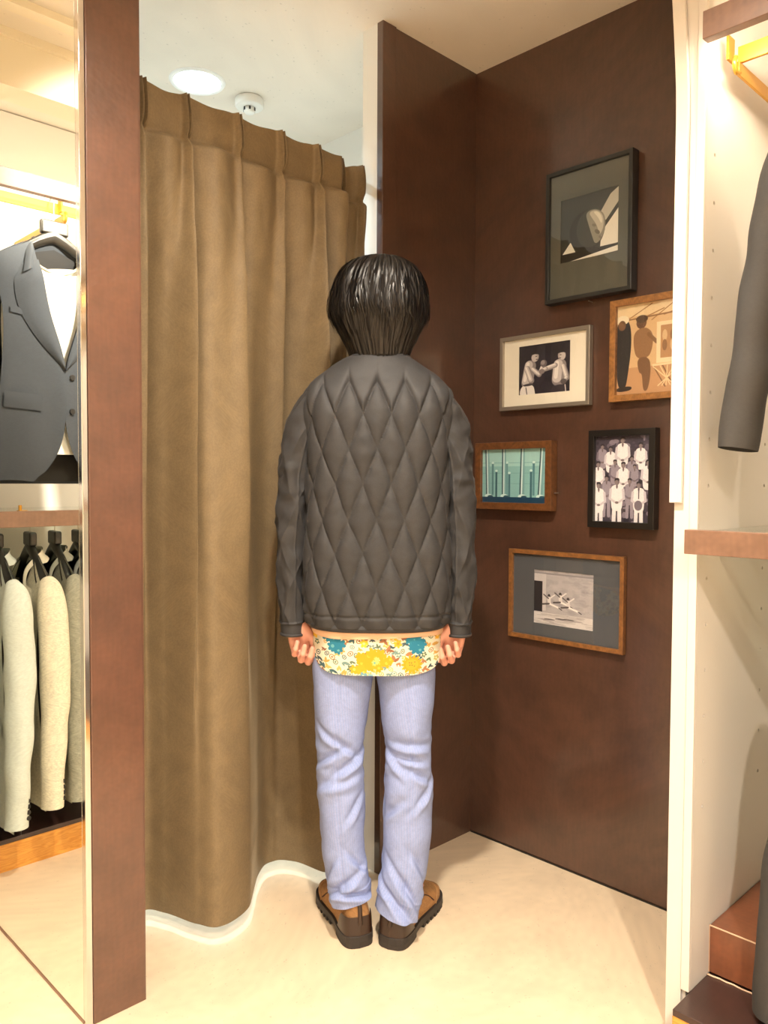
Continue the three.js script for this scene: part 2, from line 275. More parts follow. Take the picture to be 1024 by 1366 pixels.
wardrobe('white open wardrobe full of blazers, seen in the mirror', [MIR - .003, 0, -2.53], Math.PI, 2.6, false);
{ // white edging board with a flared top, fixed to the wardrobe end
  const pts = [], N = 24; for (let i = 0; i <= N; i++) { const y = lerp(1.159, CEIL - .004, i / N); pts.push([y, -.8 - (y > 2.0 ? .085 * Math.pow(y - 2.0, 1.25) : 0)]); }
  const sh = new THREE.Shape(); sh.moveTo(pts[0][1], pts[0][0]); for (const [y, z] of pts) sh.lineTo(z, y); for (const [y, z] of [...pts].reverse()) sh.lineTo(z + .025, y); sh.closePath();
  const g = new THREE.ExtrudeGeometry(sh, { depth: .008, bevelEnabled: true, bevelSize: .0008, bevelThickness: .0008, bevelSegments: 1, curveSegments: 4 }); g.rotateY(-Math.PI / 2);   // shape x -> world z
  g.translate(1.6525, 0, 0); struct('trim_6', metric(g), M.panel, 'white edging board with flared top at the wardrobe end', 'trim');
}
{ // brown box on the plinth
  const t = thing('storage_box', 'brown lidded storage box standing on the dark wardrobe plinth', 'box', [1.751, .1005, -.7395]);
  part('body', box(0, .335, .004, .112, 0, .42, .002), M.box, t);
  part('lid_edge', box(-.0012, 0, .1095, .1125, .001, .419), M.boxEdge, t, 'worn pale upper edge'); part('lid_edge', box(-.0012, .001, .004, .112, -.0008, .0006), M.boxEdge, t);
  const r = rng(5), pts = []; for (let i = 0; i <= 30; i++) pts.push([-.004 - r() * .004, .0015, i / 30 * .41]);
  part('torn_lining', tube(pts, .0022, 90, 5), M.boxEdge, t, 'frayed pale paper under the box');
}

// ------------------------------------------------------------------ hanging blazers
// local frame: y = 0 at the back of the collar, front faces +z
function blazer(o, mat, lining, opt = {}) {
  const L = opt.len || .79, hem = -L, seed = opt.seed || 1, thick = opt.thick || 1;
  const IN = [[-.95, -.13], [-.79, -.10], [-.75, -.055], [-.68, -.015], [-.58, .004], [-.43, .004], [-.25, -.048], [-.1, -.074], [-.02, -.078]].map(([y, x]) => [y < -.45 ? -.45 + (y + .45) * (L - .45) / .34 : y, x]);
  const OUT = [[-.95, .235], [-.79, .225], [-.45, .19], [-.25, .185], [-.12, .215], [-.075, .225]];
  const xin = y => -spl(IN, y)[0] + (opt.gap || 0) * ss(-.1, -.5, y), xout = y => spl(OUT, y)[0];
  const top = x => -.018 - .085 * Math.pow(clamp((x - .07) / .15, 0, 1), 1.2);
  const fz = (x, y) => thick * (.062 * Math.pow(Math.max(0, 1 - (x / .245) ** 2), .6) * ss(.03, -.16, y) + .008 + .006 * noise(x * 7 + seed, y * 3, seed) * ss(-.1, -.4, y));
  const body = [];
  const front = m => grid(22, 48, (u, v) => {
    const xi0 = xin(lerp(-.018, hem, v)), y0 = top(lerp(.078, .225, u)), yb = hem + .012 * (1 - u) * 0 + .006 * Math.sin(u * 3), y = lerp(y0, yb, v), x = lerp(xin(y), xout(y), u);
    return [m * x, y, fz(x, y) + (m > 0 ? .004 : 0) * ss(.05, 0, x), x, y];
  }, { flip: m < 0 });
  const back = grid(40, 40, (u, v) => { const s = lerp(-1, 1, u), a = Math.abs(s), y0 = top(a * .225) + .012 * (1 - a), y = lerp(y0, hem - .006, v), x = s * xout(y); return [x, y, -thick * (.045 * Math.pow(Math.max(0, 1 - (x / .245) ** 2), .6) * ss(.03, -.2, y)) + .004, x, y]; }, { flip: true });
  part('front_panel', front(1), mat, o); part('front_panel', front(-1), mat, o); part('back_panel', back, mat, o);
  part('lining', grid(30, 30, (u, v) => { const s = lerp(-.94, .94, u), y = lerp(-.03 - .07 * Math.abs(s), hem + .002, v), x = s * xout(y); return [x, y, -thick * (.038 * Math.pow(Math.max(0, 1 - (x / .245) ** 2), .6) * ss(.03, -.2, y)) + .008]; }), lining, o, 'dark lining');
  for (const m of [1, -1]) {
    const sl = part('sleeve', sweep([[0, m * .185, -.085, 0, .022, .03 * thick], [.06, m * .215, -.115, -.003, .034, .055 * thick], [.15, m * .232, -.2, -.004, .043, .066 * thick], [.5, m * .262, -.42, 0, .044, .062 * thick], [.8, m * .288, -.62, .014, .04, .052 * thick], [1, m * .298, -.745 - (opt.sleeve || 0), .022, .036, .048 * thick]], 26, 60, { disp: (u, v, x, y, z) => .0035 * noise(x * 12 + seed, y * 7, z * 12) }), mat, o);
    for (let k = 0; k < 4; k++) part('cuff_button', new THREE.CylinderGeometry(.0065, .0065, .004, 10).rotateZ(Math.PI / 2).translate(m * (.318 + .001 * k), -.665 - .017 * k - (opt.sleeve || 0), -.008 * thick), M.black, sl);
    const lap = part('lapel', grid(10, 34, (u, v) => { const y = lerp(-.085, -.43, v), w = .088 * Math.pow(Math.sin(Math.PI * clamp(.26 + v * .74, 0, 1)), .8), xi = xin(y), x = xi + w * u; return [m * x, y - .03 * u * (1 - v), fz(x, y) + .010 * Math.sin(Math.PI * Math.min(1, u * .8 + .2)) + .003, x, y]; }, { flip: m < 0 }), mat, o);
    part('collar', grid(20, 8, (u, v) => { const k = spl([[0, .098, -.118, .066 * thick], [.35, .082, -.045, .034], [.7, .062, .004, -.018], [1, 0, .012, -.034]], u), w = [[0, .045], [1, .04]], d = v * .042; return [m * (k[0] + d * .75 * (1 - .6 * u)), k[1] - d * .8 * (u > .5 ? 1 : .55), k[2] + .008 * Math.sin(v * 3.1) - (u > .6 ? d * .35 : -d * .1)]; }, { flip: m < 0 }), mat, o);
    part('pocket_flap', grid(8, 4, (u, v) => { const x = lerp(.075, .185, u), y = -.515 - .05 * v + .008 * u; return [m * x, y, fz(x, y) + .0045 + .002 * Math.sin(v * 3)]; }, { flip: m < 0 }), mat, o);
  }
  part('breast_pocket', grid(6, 3, (u, v) => { const x = lerp(.085, .165, u), y = -.255 - .02 * v + .012 * u; return [x, y, fz(x, y) + .004]; }), mat, o);
  for (const y of [-.45, -.56]) part('front_button', new THREE.CylinderGeometry(.009, .009, .005, 14).rotateX(Math.PI / 2).translate(-.02 - (opt.gap || 0), y, fz(.02, y) + .003), M.black, o);
}
function hangerOf(label, group, pos, turn, hk = .106, wide = 1) {
  const t = thing('coat_hanger', label, 'hanger', pos, turn, group);
  part('shoulder_bar', grid(32, 14, (u, v) => { const s = lerp(-1, 1, u), a = Math.abs(s), th = v * Math.PI * 2, w = .165 * wide, h = lerp(.03, .016, a), d = lerp(.014, .024, ss(.5, 1, a)); return [s * w, .012 - .105 * Math.pow(a, 1.25) + h * .8 * Math.sin(th), .004 + d * Math.cos(th)]; }, { flip: true }), M.hanger, t);
  part('neck', box(-.045, .045, .016, .062, -.008, .016, .007), M.hanger, t);
  part('hook', tube([[0, .055, .004], [0, hk - .028, .004], [0, hk - .012, .008], [0, hk - .002, .002], [0, hk, -.012], [0, hk - .006, -.026], [0, hk - .022, -.029]], .0018, 30, 6), M.wire, t, 'thin steel hook');
  return t;
}
const darkLining = std({ color: 0x141416, roughness: .6, side: THREE.DoubleSide });
{ // face-out slate blazer over a white T-shirt, seen in the mirror
  const P = [.392, 1.985, -2.655];
  hangerOf('dark hanger holding the slate blazer on the upper rail', 'hangers on the upper rails', P, 0, .142);
  const b = thing('blazer', 'slate grey blazer over a white T-shirt, hanging face out in the mirror', 'blazer', P); b.rotation.y = -.05;
  blazer(b, M.wool(54, 59, 66, .03), darkLining, { seed: 2, gap: .004 });
  const ts = thing('t_shirt', 'white round neck T-shirt worn inside the slate blazer', 'shirt', P);
  const tm = std({ color: 0xe9e6da, roughness: .9, side: THREE.DoubleSide });
  part('shirt_front', grid(24, 36, (u, v) => { const s = lerp(-1, 1, u), a = Math.abs(s), y = lerp(-.055 - .055 * (1 - a * a) - .03 * a, -.70, v), x = s * lerp(.1, .175, ss(0, .25, v)); return [x, y, .042 * Math.pow(1 - (x / .22) ** 2, .6) * ss(.03, -.2, y) + .001 + .004 * noise(x * 9, y * 5, 4)]; }), tm, ts);
  part('shirt_back', grid(16, 10, (u, v) => { const s = lerp(-1, 1, u), y = lerp(-.03 - .012 * (1 - s * s), -.3, v); return [s * .1, y, -.012]; }), tm, ts);
  part('neck_rib', tube(Array.from({ length: 21 }, (_, i) => { const s = i / 10 - 1; return [s * .098, -.058 - .054 * (1 - s * s), .012 + .012 * (1 - s * s)]; }), .005, 40, 8), std({ color: 0xb8b09a, roughness: .9 }), ts, 'grey beige neck rib');
}
{ // dark blazer in the right hand wardrobe
  const P = [1.712, 1.985, -.374];
  hangerOf('dark hanger holding the charcoal blazer on the upper rail', 'hangers on the upper rails', P, -Math.PI / 2, .142);
  const b = thing('blazer', 'charcoal blazer with four cuff buttons hanging by the drilled panel', 'blazer', P, -Math.PI / 2 + .04);
  blazer(b, M.wool(62, 60, 58, .03), darkLining, { seed: 4, len: .765, sleeve: -.03 });
  const Q = [1.712, .975, -.285];
  hangerOf('dark hanger holding the long charcoal coat on the lower rail', 'hangers on the lower rails', Q, -Math.PI / 2);
  const c = thing('coat', 'long charcoal coat hanging in front of the brown box', 'coat', Q, -Math.PI / 2);
  blazer(c, M.wool(56, 54, 52, .03), darkLining, { seed: 6, len: .86, sleeve: .115, thick: .9 });
}
{ // the row under the shelf, seen in the mirror
  const row = [[.562, [196, 203, 196], .03, 'pale sage grey blazer, smooth cloth, on the lower rail'], [.456, [212, 205, 184], .07, 'cream melange blazer with dark cuff buttons on the lower rail'], [.372, [150, 149, 134], .09, 'mid grey melange blazer next to the cream one on the lower rail'], [.288, [132, 134, 128], .05, 'plain grey blazer behind the melange blazers on the lower rail'], [.205, [60, 62, 66], .04, 'dark navy grey blazer at the far end of the lower rail']];
  row.forEach(([x, c, mel, label], i) => {
    const P = [x, .968, -2.700 - .006 * i], turn = Math.PI / 2 + .12;
    hangerOf('dark hanger holding the ' + label.split(/ blazer|,/)[0] + ' blazer under the shelf', 'hangers in the row under the shelf', P, turn);
    const b = thing('blazer', label, 'blazer', P, turn, 'blazers on the lower rail');
    blazer(b, M.wool(...c, mel), darkLining, { seed: 10 + i, len: .80 + (i === 0 ? .04 : 0), thick: .68, sleeve: i === 0 ? .045 : .015 });
  });
}

// ------------------------------------------------------------------ framed pictures
const glassMat = M.glass;
function picture(label, z0, z1, y0, y1, depth, border, frameMat, matMat, win, art, nail) {
  const W = z1 - z0, H = y1 - y0, t = thing('framed_picture', label, 'picture', [PW - .001, y0, (z0 + z1) / 2], -Math.PI / 2);
  const rect = (x0, x1, a, b) => { const s = new THREE.Shape(); s.moveTo(x0, a); s.lineTo(x1, a); s.lineTo(x1, b); s.lineTo(x0, b); s.closePath(); return s; };
  const hole = (x0, x1, a, b) => { const s = new THREE.Path(); s.moveTo(x0, a); s.lineTo(x0, b); s.lineTo(x1, b); s.lineTo(x1, a); s.closePath(); return s; };
  const o = rect(-W / 2 + .001, W / 2 - .001, .001, H - .001); o.holes.push(hole(-W / 2 + border, W / 2 - border, border, H - border));
  const fg = new THREE.ExtrudeGeometry(o, { depth: depth - .004, bevelEnabled: true, bevelSize: .0012, bevelThickness: .0012, bevelSegments: 2 }); fg.translate(0, 0, .0025);
  part('frame', metric(fg), frameMat, t);
  const iw = W - 2 * border, ih = H - 2 * border, fz = depth - .012;
  part('backing', box(-iw / 2 - .002, iw / 2 + .002, border - .002, H - border + .002, .0005, fz - .004), M.black, t);
  const [a, b, c, d] = win || [0, 1, 0, 1];      // window: left, right, top, bottom as shares of the outer size
  const X0 = win ? -W / 2 + a * W : -iw / 2, X1 = win ? -W / 2 + b * W : iw / 2, Y1 = win ? H - c * H : H - border, Y0 = win ? H - d * H : border;
  if (win) { const m = rect(-iw / 2, iw / 2, border, H - border); m.holes.push(hole(X0, X1, Y0, Y1)); const mg = new THREE.ExtrudeGeometry(m, { depth: .0018, bevelEnabled: false }); mg.translate(0, 0, fz - .0005); part('mat_board', metric(mg), matMat, t); }
  const pg = new THREE.PlaneGeometry(X1 - X0 + .002, Y1 - Y0 + .002); pg.translate((X0 + X1) / 2, (Y0 + Y1) / 2, fz - .0012);
  const pt = new THREE.CanvasTexture(art); pt.colorSpace = THREE.SRGBColorSpace; part('print', pg, std({ map: pt, roughness: .55 }), t);
  part('glass_pane', box(-iw / 2, iw / 2, border, H - border, fz + .004, fz + .006), glassMat, t);
  if (nail) part('nail', new THREE.CylinderGeometry(.002, .002, .02, 8).rotateX(Math.PI / 2).translate(nail[0], nail[1], .01), M.wire, t);
}
function blob(g, pts, fill) { g.fillStyle = fill; g.beginPath(); const n = pts.length; for (let i = 0; i < n; i++) { const p = pts[i], q = pts[(i + 1) % n], mx = (p[0] + q[0]) / 2, my = (p[1] + q[1]) / 2; if (i === 0) { const l = pts[n - 1]; g.moveTo((l[0] + p[0]) / 2, (l[1] + p[1]) / 2); } g.quadraticCurveTo(p[0], p[1], mx, my); } g.fill(); }
function ell(g, x, y, rx, ry, c, rot = 0) { g.fillStyle = c; g.beginPath(); g.ellipse(x, y, rx, ry, rot, 0, Math.PI * 2); g.fill(); }
function bar(g, x0, y0, x1, y1, w, c) { g.strokeStyle = c; g.lineWidth = w; g.lineCap = 'round'; g.beginPath(); g.moveTo(x0, y0); g.lineTo(x1, y1); g.stroke(); }
function grain(g, w, h, n, a, seed) { const r = rng(seed); for (let i = 0; i < n; i++) { const k = r() < .5 ? 0 : 255; g.fillStyle = `rgba(${k},${k},${k},${a * r()})`; g.fillRect(r() * w, r() * h, 1 + r() * 3, 1 + r() * 3); } }
const art1 = canvas(420, 420, (g, w, h) => {   // plain still life: a round stone in slanting light
  g.fillStyle = '#34342f'; g.fillRect(0, 0, w, h);
  g.fillStyle = '#cfcfc6'; g.beginPath(); g.moveTo(270, 170); g.lineTo(360, 40); g.lineTo(420, 5); g.lineTo(420, 95); g.lineTo(330, 200); g.fill();
  g.fillStyle = '#f6f6ef'; g.beginPath(); g.moveTo(420, 135); g.lineTo(420, 360); g.lineTo(290, 372); g.lineTo(300, 270); g.fill();
  g.fillStyle = '#ecece4'; g.beginPath(); g.moveTo(5, 372); g.lineTo(75, 292); g.lineTo(115, 368); g.fill();
  g.fillStyle = '#1c1b19'; g.fillRect(0, 362, w, 58); ell(g, 195, 238, 128, 138, '#211f1b'); ell(g, 222, 228, 104, 124, '#3d3b35');
  blob(g, [[180, 122], [250, 105], [318, 150], [330, 230], [306, 310], [255, 345], [232, 280], [205, 200]], '#96958a'); blob(g, [[205, 124], [262, 116], [312, 165], [316, 240], [285, 295], [268, 220], [230, 165]], '#cfcec3'); blob(g, [[235, 125], [275, 132], [306, 180], [300, 225], [275, 170]], '#f1f0e6'); ell(g, 270, 262, 22, 12, '#6b695f', .7); ell(g, 246, 215, 16, 9, '#7b796e', .5); ell(g, 290, 300, 12, 7, '#7d7b70', .9);
  g.fillStyle = '#f6f6ef'; g.beginPath(); g.moveTo(60, 418); g.lineTo(420, 376); g.lineTo(420, 412); g.lineTo(120, 420); g.fill(); grain(g, w, h, 2500, .08, 1);
});
const art2 = canvas(420, 400, (g, w, h) => {   // two boxers sparring on black
  g.fillStyle = '#26232b'; g.fillRect(0, 0, w, h); const r = rng(3); for (let i = 0; i < 60; i++) ell(g, r() * w, r() * h, 20 + r() * 40, 20 + r() * 30, 'rgba(60,55,64,.12)');
  const muscle = (x0, y0, x1, y1, a, c = '#c9c2c1') => { bar(g, x0, y0, x1, y1, a, '#8f8788'); bar(g, x0 - a * .12, y0 - a * .12, x1 - a * .12, y1 - a * .12, a * .68, c); bar(g, x0 - a * .2, y0 - a * .22, x1 - a * .2, y1 - a * .22, a * .28, '#ece6e2'); };
  const head = (x, y, f) => { ell(g, x, y, 31, 40, '#a59c9b', .1 * f); ell(g, x - 5 * f, y + 6, 24, 30, '#cbc3c0'); blob(g, [[x - 32, y - 12], [x - 22, y - 44], [x + 20, y - 46], [x + 33, y - 12], [x + 20, y - 22], [x - 18, y - 22]], '#2f2a2b'); ell(g, x + 9 * f, y - 4, 7, 4, '#4d4546'); ell(g, x + 14 * f, y + 20, 9, 4, '#5c5253'); ell(g, x + 20 * f, y + 8, 6, 8, '#b5acaa'); };
  muscle(95, 170, 70, 300, 96); muscle(70, 190, 105, 285, 50); muscle(120, 200, 170, 245, 40); muscle(170, 245, 205, 170, 34); ell(g, 205, 160, 27, 29, '#6f676a'); ell(g, 199, 152, 17, 18, '#9a9293'); head(135, 100, 1);
  blob(g, [[20, 318], [120, 312], [140, 400], [135, 420], [0, 420]], '#e9e4e0'); blob(g, [[40, 312], [118, 306], [122, 326], [36, 332]], '#4a4447'); bar(g, 60, 340, 70, 400, 7, '#3b363a');
  muscle(335, 190, 325, 300, 104); muscle(365, 200, 392, 290, 42); muscle(392, 290, 370, 320, 32); ell(g, 366, 318, 24, 22, '#5d5659'); muscle(300, 185, 225, 205, 38); muscle(225, 205, 200, 215, 32); ell(g, 190, 222, 24, 20, '#837a7c'); head(350, 112, -1);
  blob(g, [[268, 345], [385, 335], [400, 420], [262, 420]], '#38323a'); bar(g, 378, 345, 384, 400, 8, '#d9d2d0'); grain(g, w, h, 3200, .1, 2);
});
const art3 = canvas(520, 430, (g, w, h) => {   // sepia: people looking at a mounted picture
  g.fillStyle = '#dcb98a'; g.fillRect(0, 0, w, h); g.fillStyle = '#ead2a6'; g.fillRect(0, 0, w, 60); g.fillStyle = '#c79b70'; g.fillRect(0, 300, w, 130);
  for (let i = 0; i < 7; i++) bar(g, 60 + i * 60, 70 + i % 3 * 8, 180 + i * 60, 10 + i % 2 * 30, 5, '#a97f55');
  bar(g, 0, 75, 520, 55, 6, '#8d6743');
  blob(g, [[0, 75], [45, 55], [75, 100], [78, 210], [62, 330], [50, 400], [10, 400], [-5, 250]], '#33302f'); ell(g, 30, 70, 34, 22, '#efe3c6'); ell(g, 28, 95, 20, 24, '#7a5a3f'); blob(g, [[0, 390], [85, 385], [80, 408], [0, 412]], '#3a2f28');
  ell(g, 128, 92, 26, 30, '#6b4c36'); ell(g, 130, 76, 30, 18, '#54402f'); blob(g, [[90, 130], [150, 112], [190, 150], [185, 220], [165, 262], [105, 262], [88, 200]], '#96704c'); blob(g, [[105, 255], [172, 255], [180, 330], [165, 415], [140, 415], [135, 330], [118, 330]], '#7d5c40');
  bar(g, 165, 150, 205, 190, 18, '#86623f'); g.fillStyle = '#f0dcb4'; g.fillRect(205, 100, 230, 190); g.fillStyle = '#b98e62'; g.fillRect(225, 118, 190, 150);
  for (let i = 0; i < 9; i++) { ell(g, 245 + i % 5 * 38, 165 + (i > 4 ? 45 : 0), 12, 26, i % 2 ? '#8f6a48' : '#d7b98c'); }
  for (let i = 0; i < 6; i++) bar(g, 190 + i * 45, 300, 250 + i * 40, 400, 6, '#82603f'); for (let i = 0; i < 5; i++) bar(g, 330 - i * 35, 305, 215 + i * 20, 395, 5, '#e8cfa2');
  bar(g, 190, 298, 470, 292, 10, '#ecd6aa'); grain(g, w, h, 3000, .08, 3);
});
const art4 = canvas(520, 370, (g, w, h) => {   // teal picture of upright rounded bats
  g.fillStyle = '#8fc3c2'; g.fillRect(0, 0, w, h); g.fillStyle = '#a9d6d2'; g.fillRect(0, 0, w, 120); for (const y of [95, 165, 235]) { g.fillStyle = '#79adb0'; g.fillRect(0, y, w, 3); }
  for (const [x, y, c] of [[90, 95, '#5f8d93'], [120, 150, '#3f6a74'], [205, 95, '#6a9aa0'], [225, 165, '#4b7a84'], [415, 95, '#5d8f98'], [395, 150, '#447480']]) { g.fillStyle = c; g.fillRect(x - 8, y, 16, 220); ell(g, x, y, 11, 8, '#cdeae6'); }
  for (const [x, l] of [[55, -14], [185, -5], [325, 4], [465, 14]]) { for (let k = 0; k < 3; k++) { g.fillStyle = ['#2d4f5c', '#cfeae9', '#7fb0b4'][k]; const o = [-15, -6, 6][k], ww = [11, 12, 10][k]; g.beginPath(); g.moveTo(x + o + l, -5); g.lineTo(x + o + ww + l, -5); g.lineTo(x + o + ww * 1.4, 330); g.lineTo(x + o - 4, 330); g.fill(); } ell(g, x, 322, 30, 14, '#d7efec'); ell(g, x + 16, 326, 22, 10, '#36616e'); }
  g.fillStyle = '#1f4560'; g.fillRect(0, 328, w, 60); grain(g, w, h, 1500, .06, 4);
});
const art5 = canvas(300, 440, (g, w, h) => {   // rows of people in white shirts
  g.fillStyle = '#413a47'; g.fillRect(0, 0, w, h); const r = rng(8);
  for (let i = 0; i < 160; i++) ell(g, r() * w, r() * h, 5 + r() * 14, 5 + r() * 14, ['#4f4756', '#2e2833', '#6a6170', '#857b89'][i % 4]);
  const man = (x, y, s, white, stand) => { const c = white ? '#efecef' : '#9b929f', d = white ? '#cfc9d2' : '#766d7c';
    if (stand) { bar(g, x - 13 * s, y + 90 * s, x - 15 * s, y + 175 * s, 20 * s, c); bar(g, x + 13 * s, y + 90 * s, x + 15 * s, y + 175 * s, 20 * s, c); bar(g, x, y + 105 * s, x, y + 175 * s, 5 * s, '#3a333f'); }
    blob(g, [[x - 33 * s, y - 8 * s], [x - 14 * s, y - 22 * s], [x + 14 * s, y - 22 * s], [x + 33 * s, y - 8 * s], [x + 30 * s, y + 60 * s], [x + 25 * s, y + 105 * s], [x - 25 * s, y + 105 * s], [x - 30 * s, y + 60 * s]], c);
    bar(g, x - 32 * s, y + 2 * s, x - 36 * s, y + 45 * s, 13 * s, d); bar(g, x - 36 * s, y + 45 * s, x - 10 * s, y + 62 * s, 11 * s, d); bar(g, x + 32 * s, y + 2 * s, x + 36 * s, y + 45 * s, 13 * s, d); bar(g, x + 36 * s, y + 45 * s, x + 10 * s, y + 62 * s, 11 * s, d); ell(g, x, y + 64 * s, 9 * s, 6 * s, '#7a6c70');
    blob(g, [[x - 6 * s, y - 22 * s], [x + 6 * s, y - 22 * s], [x + 3 * s, y - 2 * s], [x - 3 * s, y - 2 * s]], '#6f6268'); ell(g, x, y - 36 * s, 12 * s, 16 * s, '#75686b'); ell(g, x - 2 * s, y - 33 * s, 8 * s, 11 * s, '#8d7f80'); blob(g, [[x - 13 * s, y - 36 * s], [x - 12 * s, y - 54 * s], [x + 12 * s, y - 54 * s], [x + 13 * s, y - 36 * s], [x + 6 * s, y - 45 * s], [x - 6 * s, y - 45 * s]], '#2a242b'); };
  man(40, 85, .8, false); man(85, 100, .85, true); man(245, 85, .85, true); man(150, 62, 1.0, true); man(200, 150, .85, false); man(110, 165, .8, false); man(18, 180, .95, true); man(155, 185, .95, true); man(285, 175, .95, true); man(215, 185, .7, false);
  man(65, 250, .9, false, true); man(190, 262, .85, false, true); man(22, 290, 1, true, true); man(122, 272, 1.05, true, true); man(238, 285, .98, true, true); ell(g, 236, 352, 21, 25, '#7a717c'); bar(g, 238, 270, 238, 318, 5, '#4e4653'); grain(g, w, h, 3200, .12, 5);
});
const art6 = canvas(420, 400, (g, w, h) => {   // leaping figures in front of a pale wall
  g.fillStyle = '#b3aeb0'; g.fillRect(0, 0, w, h); const r = rng(9); for (let i = 0; i < 200; i++) ell(g, r() * w, r() * 300, 10 + r() * 30, 5 + r() * 14, r() < .5 ? 'rgba(190,185,186,.25)' : 'rgba(140,135,138,.2)');
  g.fillStyle = '#8f8a8d'; g.fillRect(0, 20, w, 12); g.fillStyle = '#c9c4c4'; g.fillRect(0, 30, 88, 270); g.fillStyle = '#2b282c'; g.fillRect(0, 85, 62, 225); g.fillStyle = '#d5d0ce'; g.fillRect(0, 315, w, 85); for (let i = 0; i < 40; i++) ell(g, r() * w, 320 + r() * 75, 20 + r() * 40, 2 + r() * 5, 'rgba(120,114,116,.25)');
  for (const [x, y] of [[110, 215], [190, 195], [245, 225]]) { ell(g, x, y - 28, 10, 13, '#3a3436'); bar(g, x, y - 10, x + 4, y + 28, 24, '#dcd6d4'); bar(g, x - 4, y - 8, x - 38, y - 34, 9, '#5a5356'); bar(g, x + 4, y - 8, x + 40, y - 38, 9, '#e4dfdc'); bar(g, x + 4, y + 30, x + 70, y + 52, 13, '#efeae6'); bar(g, x, y + 30, x - 46, y + 38, 12, '#4a4447'); bar(g, x + 70, y + 52, x + 92, y + 66, 6, '#2f2a2c'); ell(g, x + 5, 345 + (x % 7) * 3, 40, 5, 'rgba(50,45,48,.7)'); } grain(g, w, h, 2200, .1, 6);
});
const wood = (r, g, b, s) => std({ map: pixels(256, 256, (u, v) => { const k = 1 + .09 * tn(u, v * .15, 60, s) + .12 * tn(u, v, 7, s + 1) + .05 * tn(u, v, 40, s + 2); return [r * k, g * k, b * k]; }, .16, .16), roughness: .4, clearcoat: .25, clearcoatRoughness: .3 });
const blackFrame = std({ color: 0x2a2c2c, roughness: .38, clearcoat: .2 });
picture('tall black framed picture of a round stone, grey mat, hung highest', -1.419, -1.133, 1.743, 2.134, .036, .011, blackFrame, std({ color: 0x5b5d55, roughness: .85 }), [.165, .832, .225, .70], art1, [0, -.008]);
picture('silver framed picture of two boxers with wide white mat', -1.599, -1.270, 1.431, 1.665, .022, .011, std({ color: 0xa9a195, metalness: .7, roughness: .38 }), std({ color: 0xefe9d9, roughness: .85 }), [.208, .78, .146, .80], art2);
picture('tan framed sepia picture of people at a mounted picture', -1.203, -.862, 1.433, 1.721, .026, .017, wood(150, 104, 58, 3), null, null, art3);
picture('small brown wood framed picture of teal upright bats', -1.687, -1.390, 1.113, 1.329, .035, .021, wood(104, 66, 36, 5), null, null, art4, [.152, .055]);
picture('black framed group picture of people in white shirts', -1.264, -1.056, 1.070, 1.353, .031, .017, std({ color: 0x171412, roughness: .4, clearcoat: .2 }), null, null, art5);
picture('wide wood framed picture of leaping figures, dark grey mat, hung lowest', -1.557, -1.150, .704, .987, .019, .012, wood(132, 88, 48, 8), std({ color: 0x54565a, roughness: .85 }), [.225, .745, .215, .81], art6);

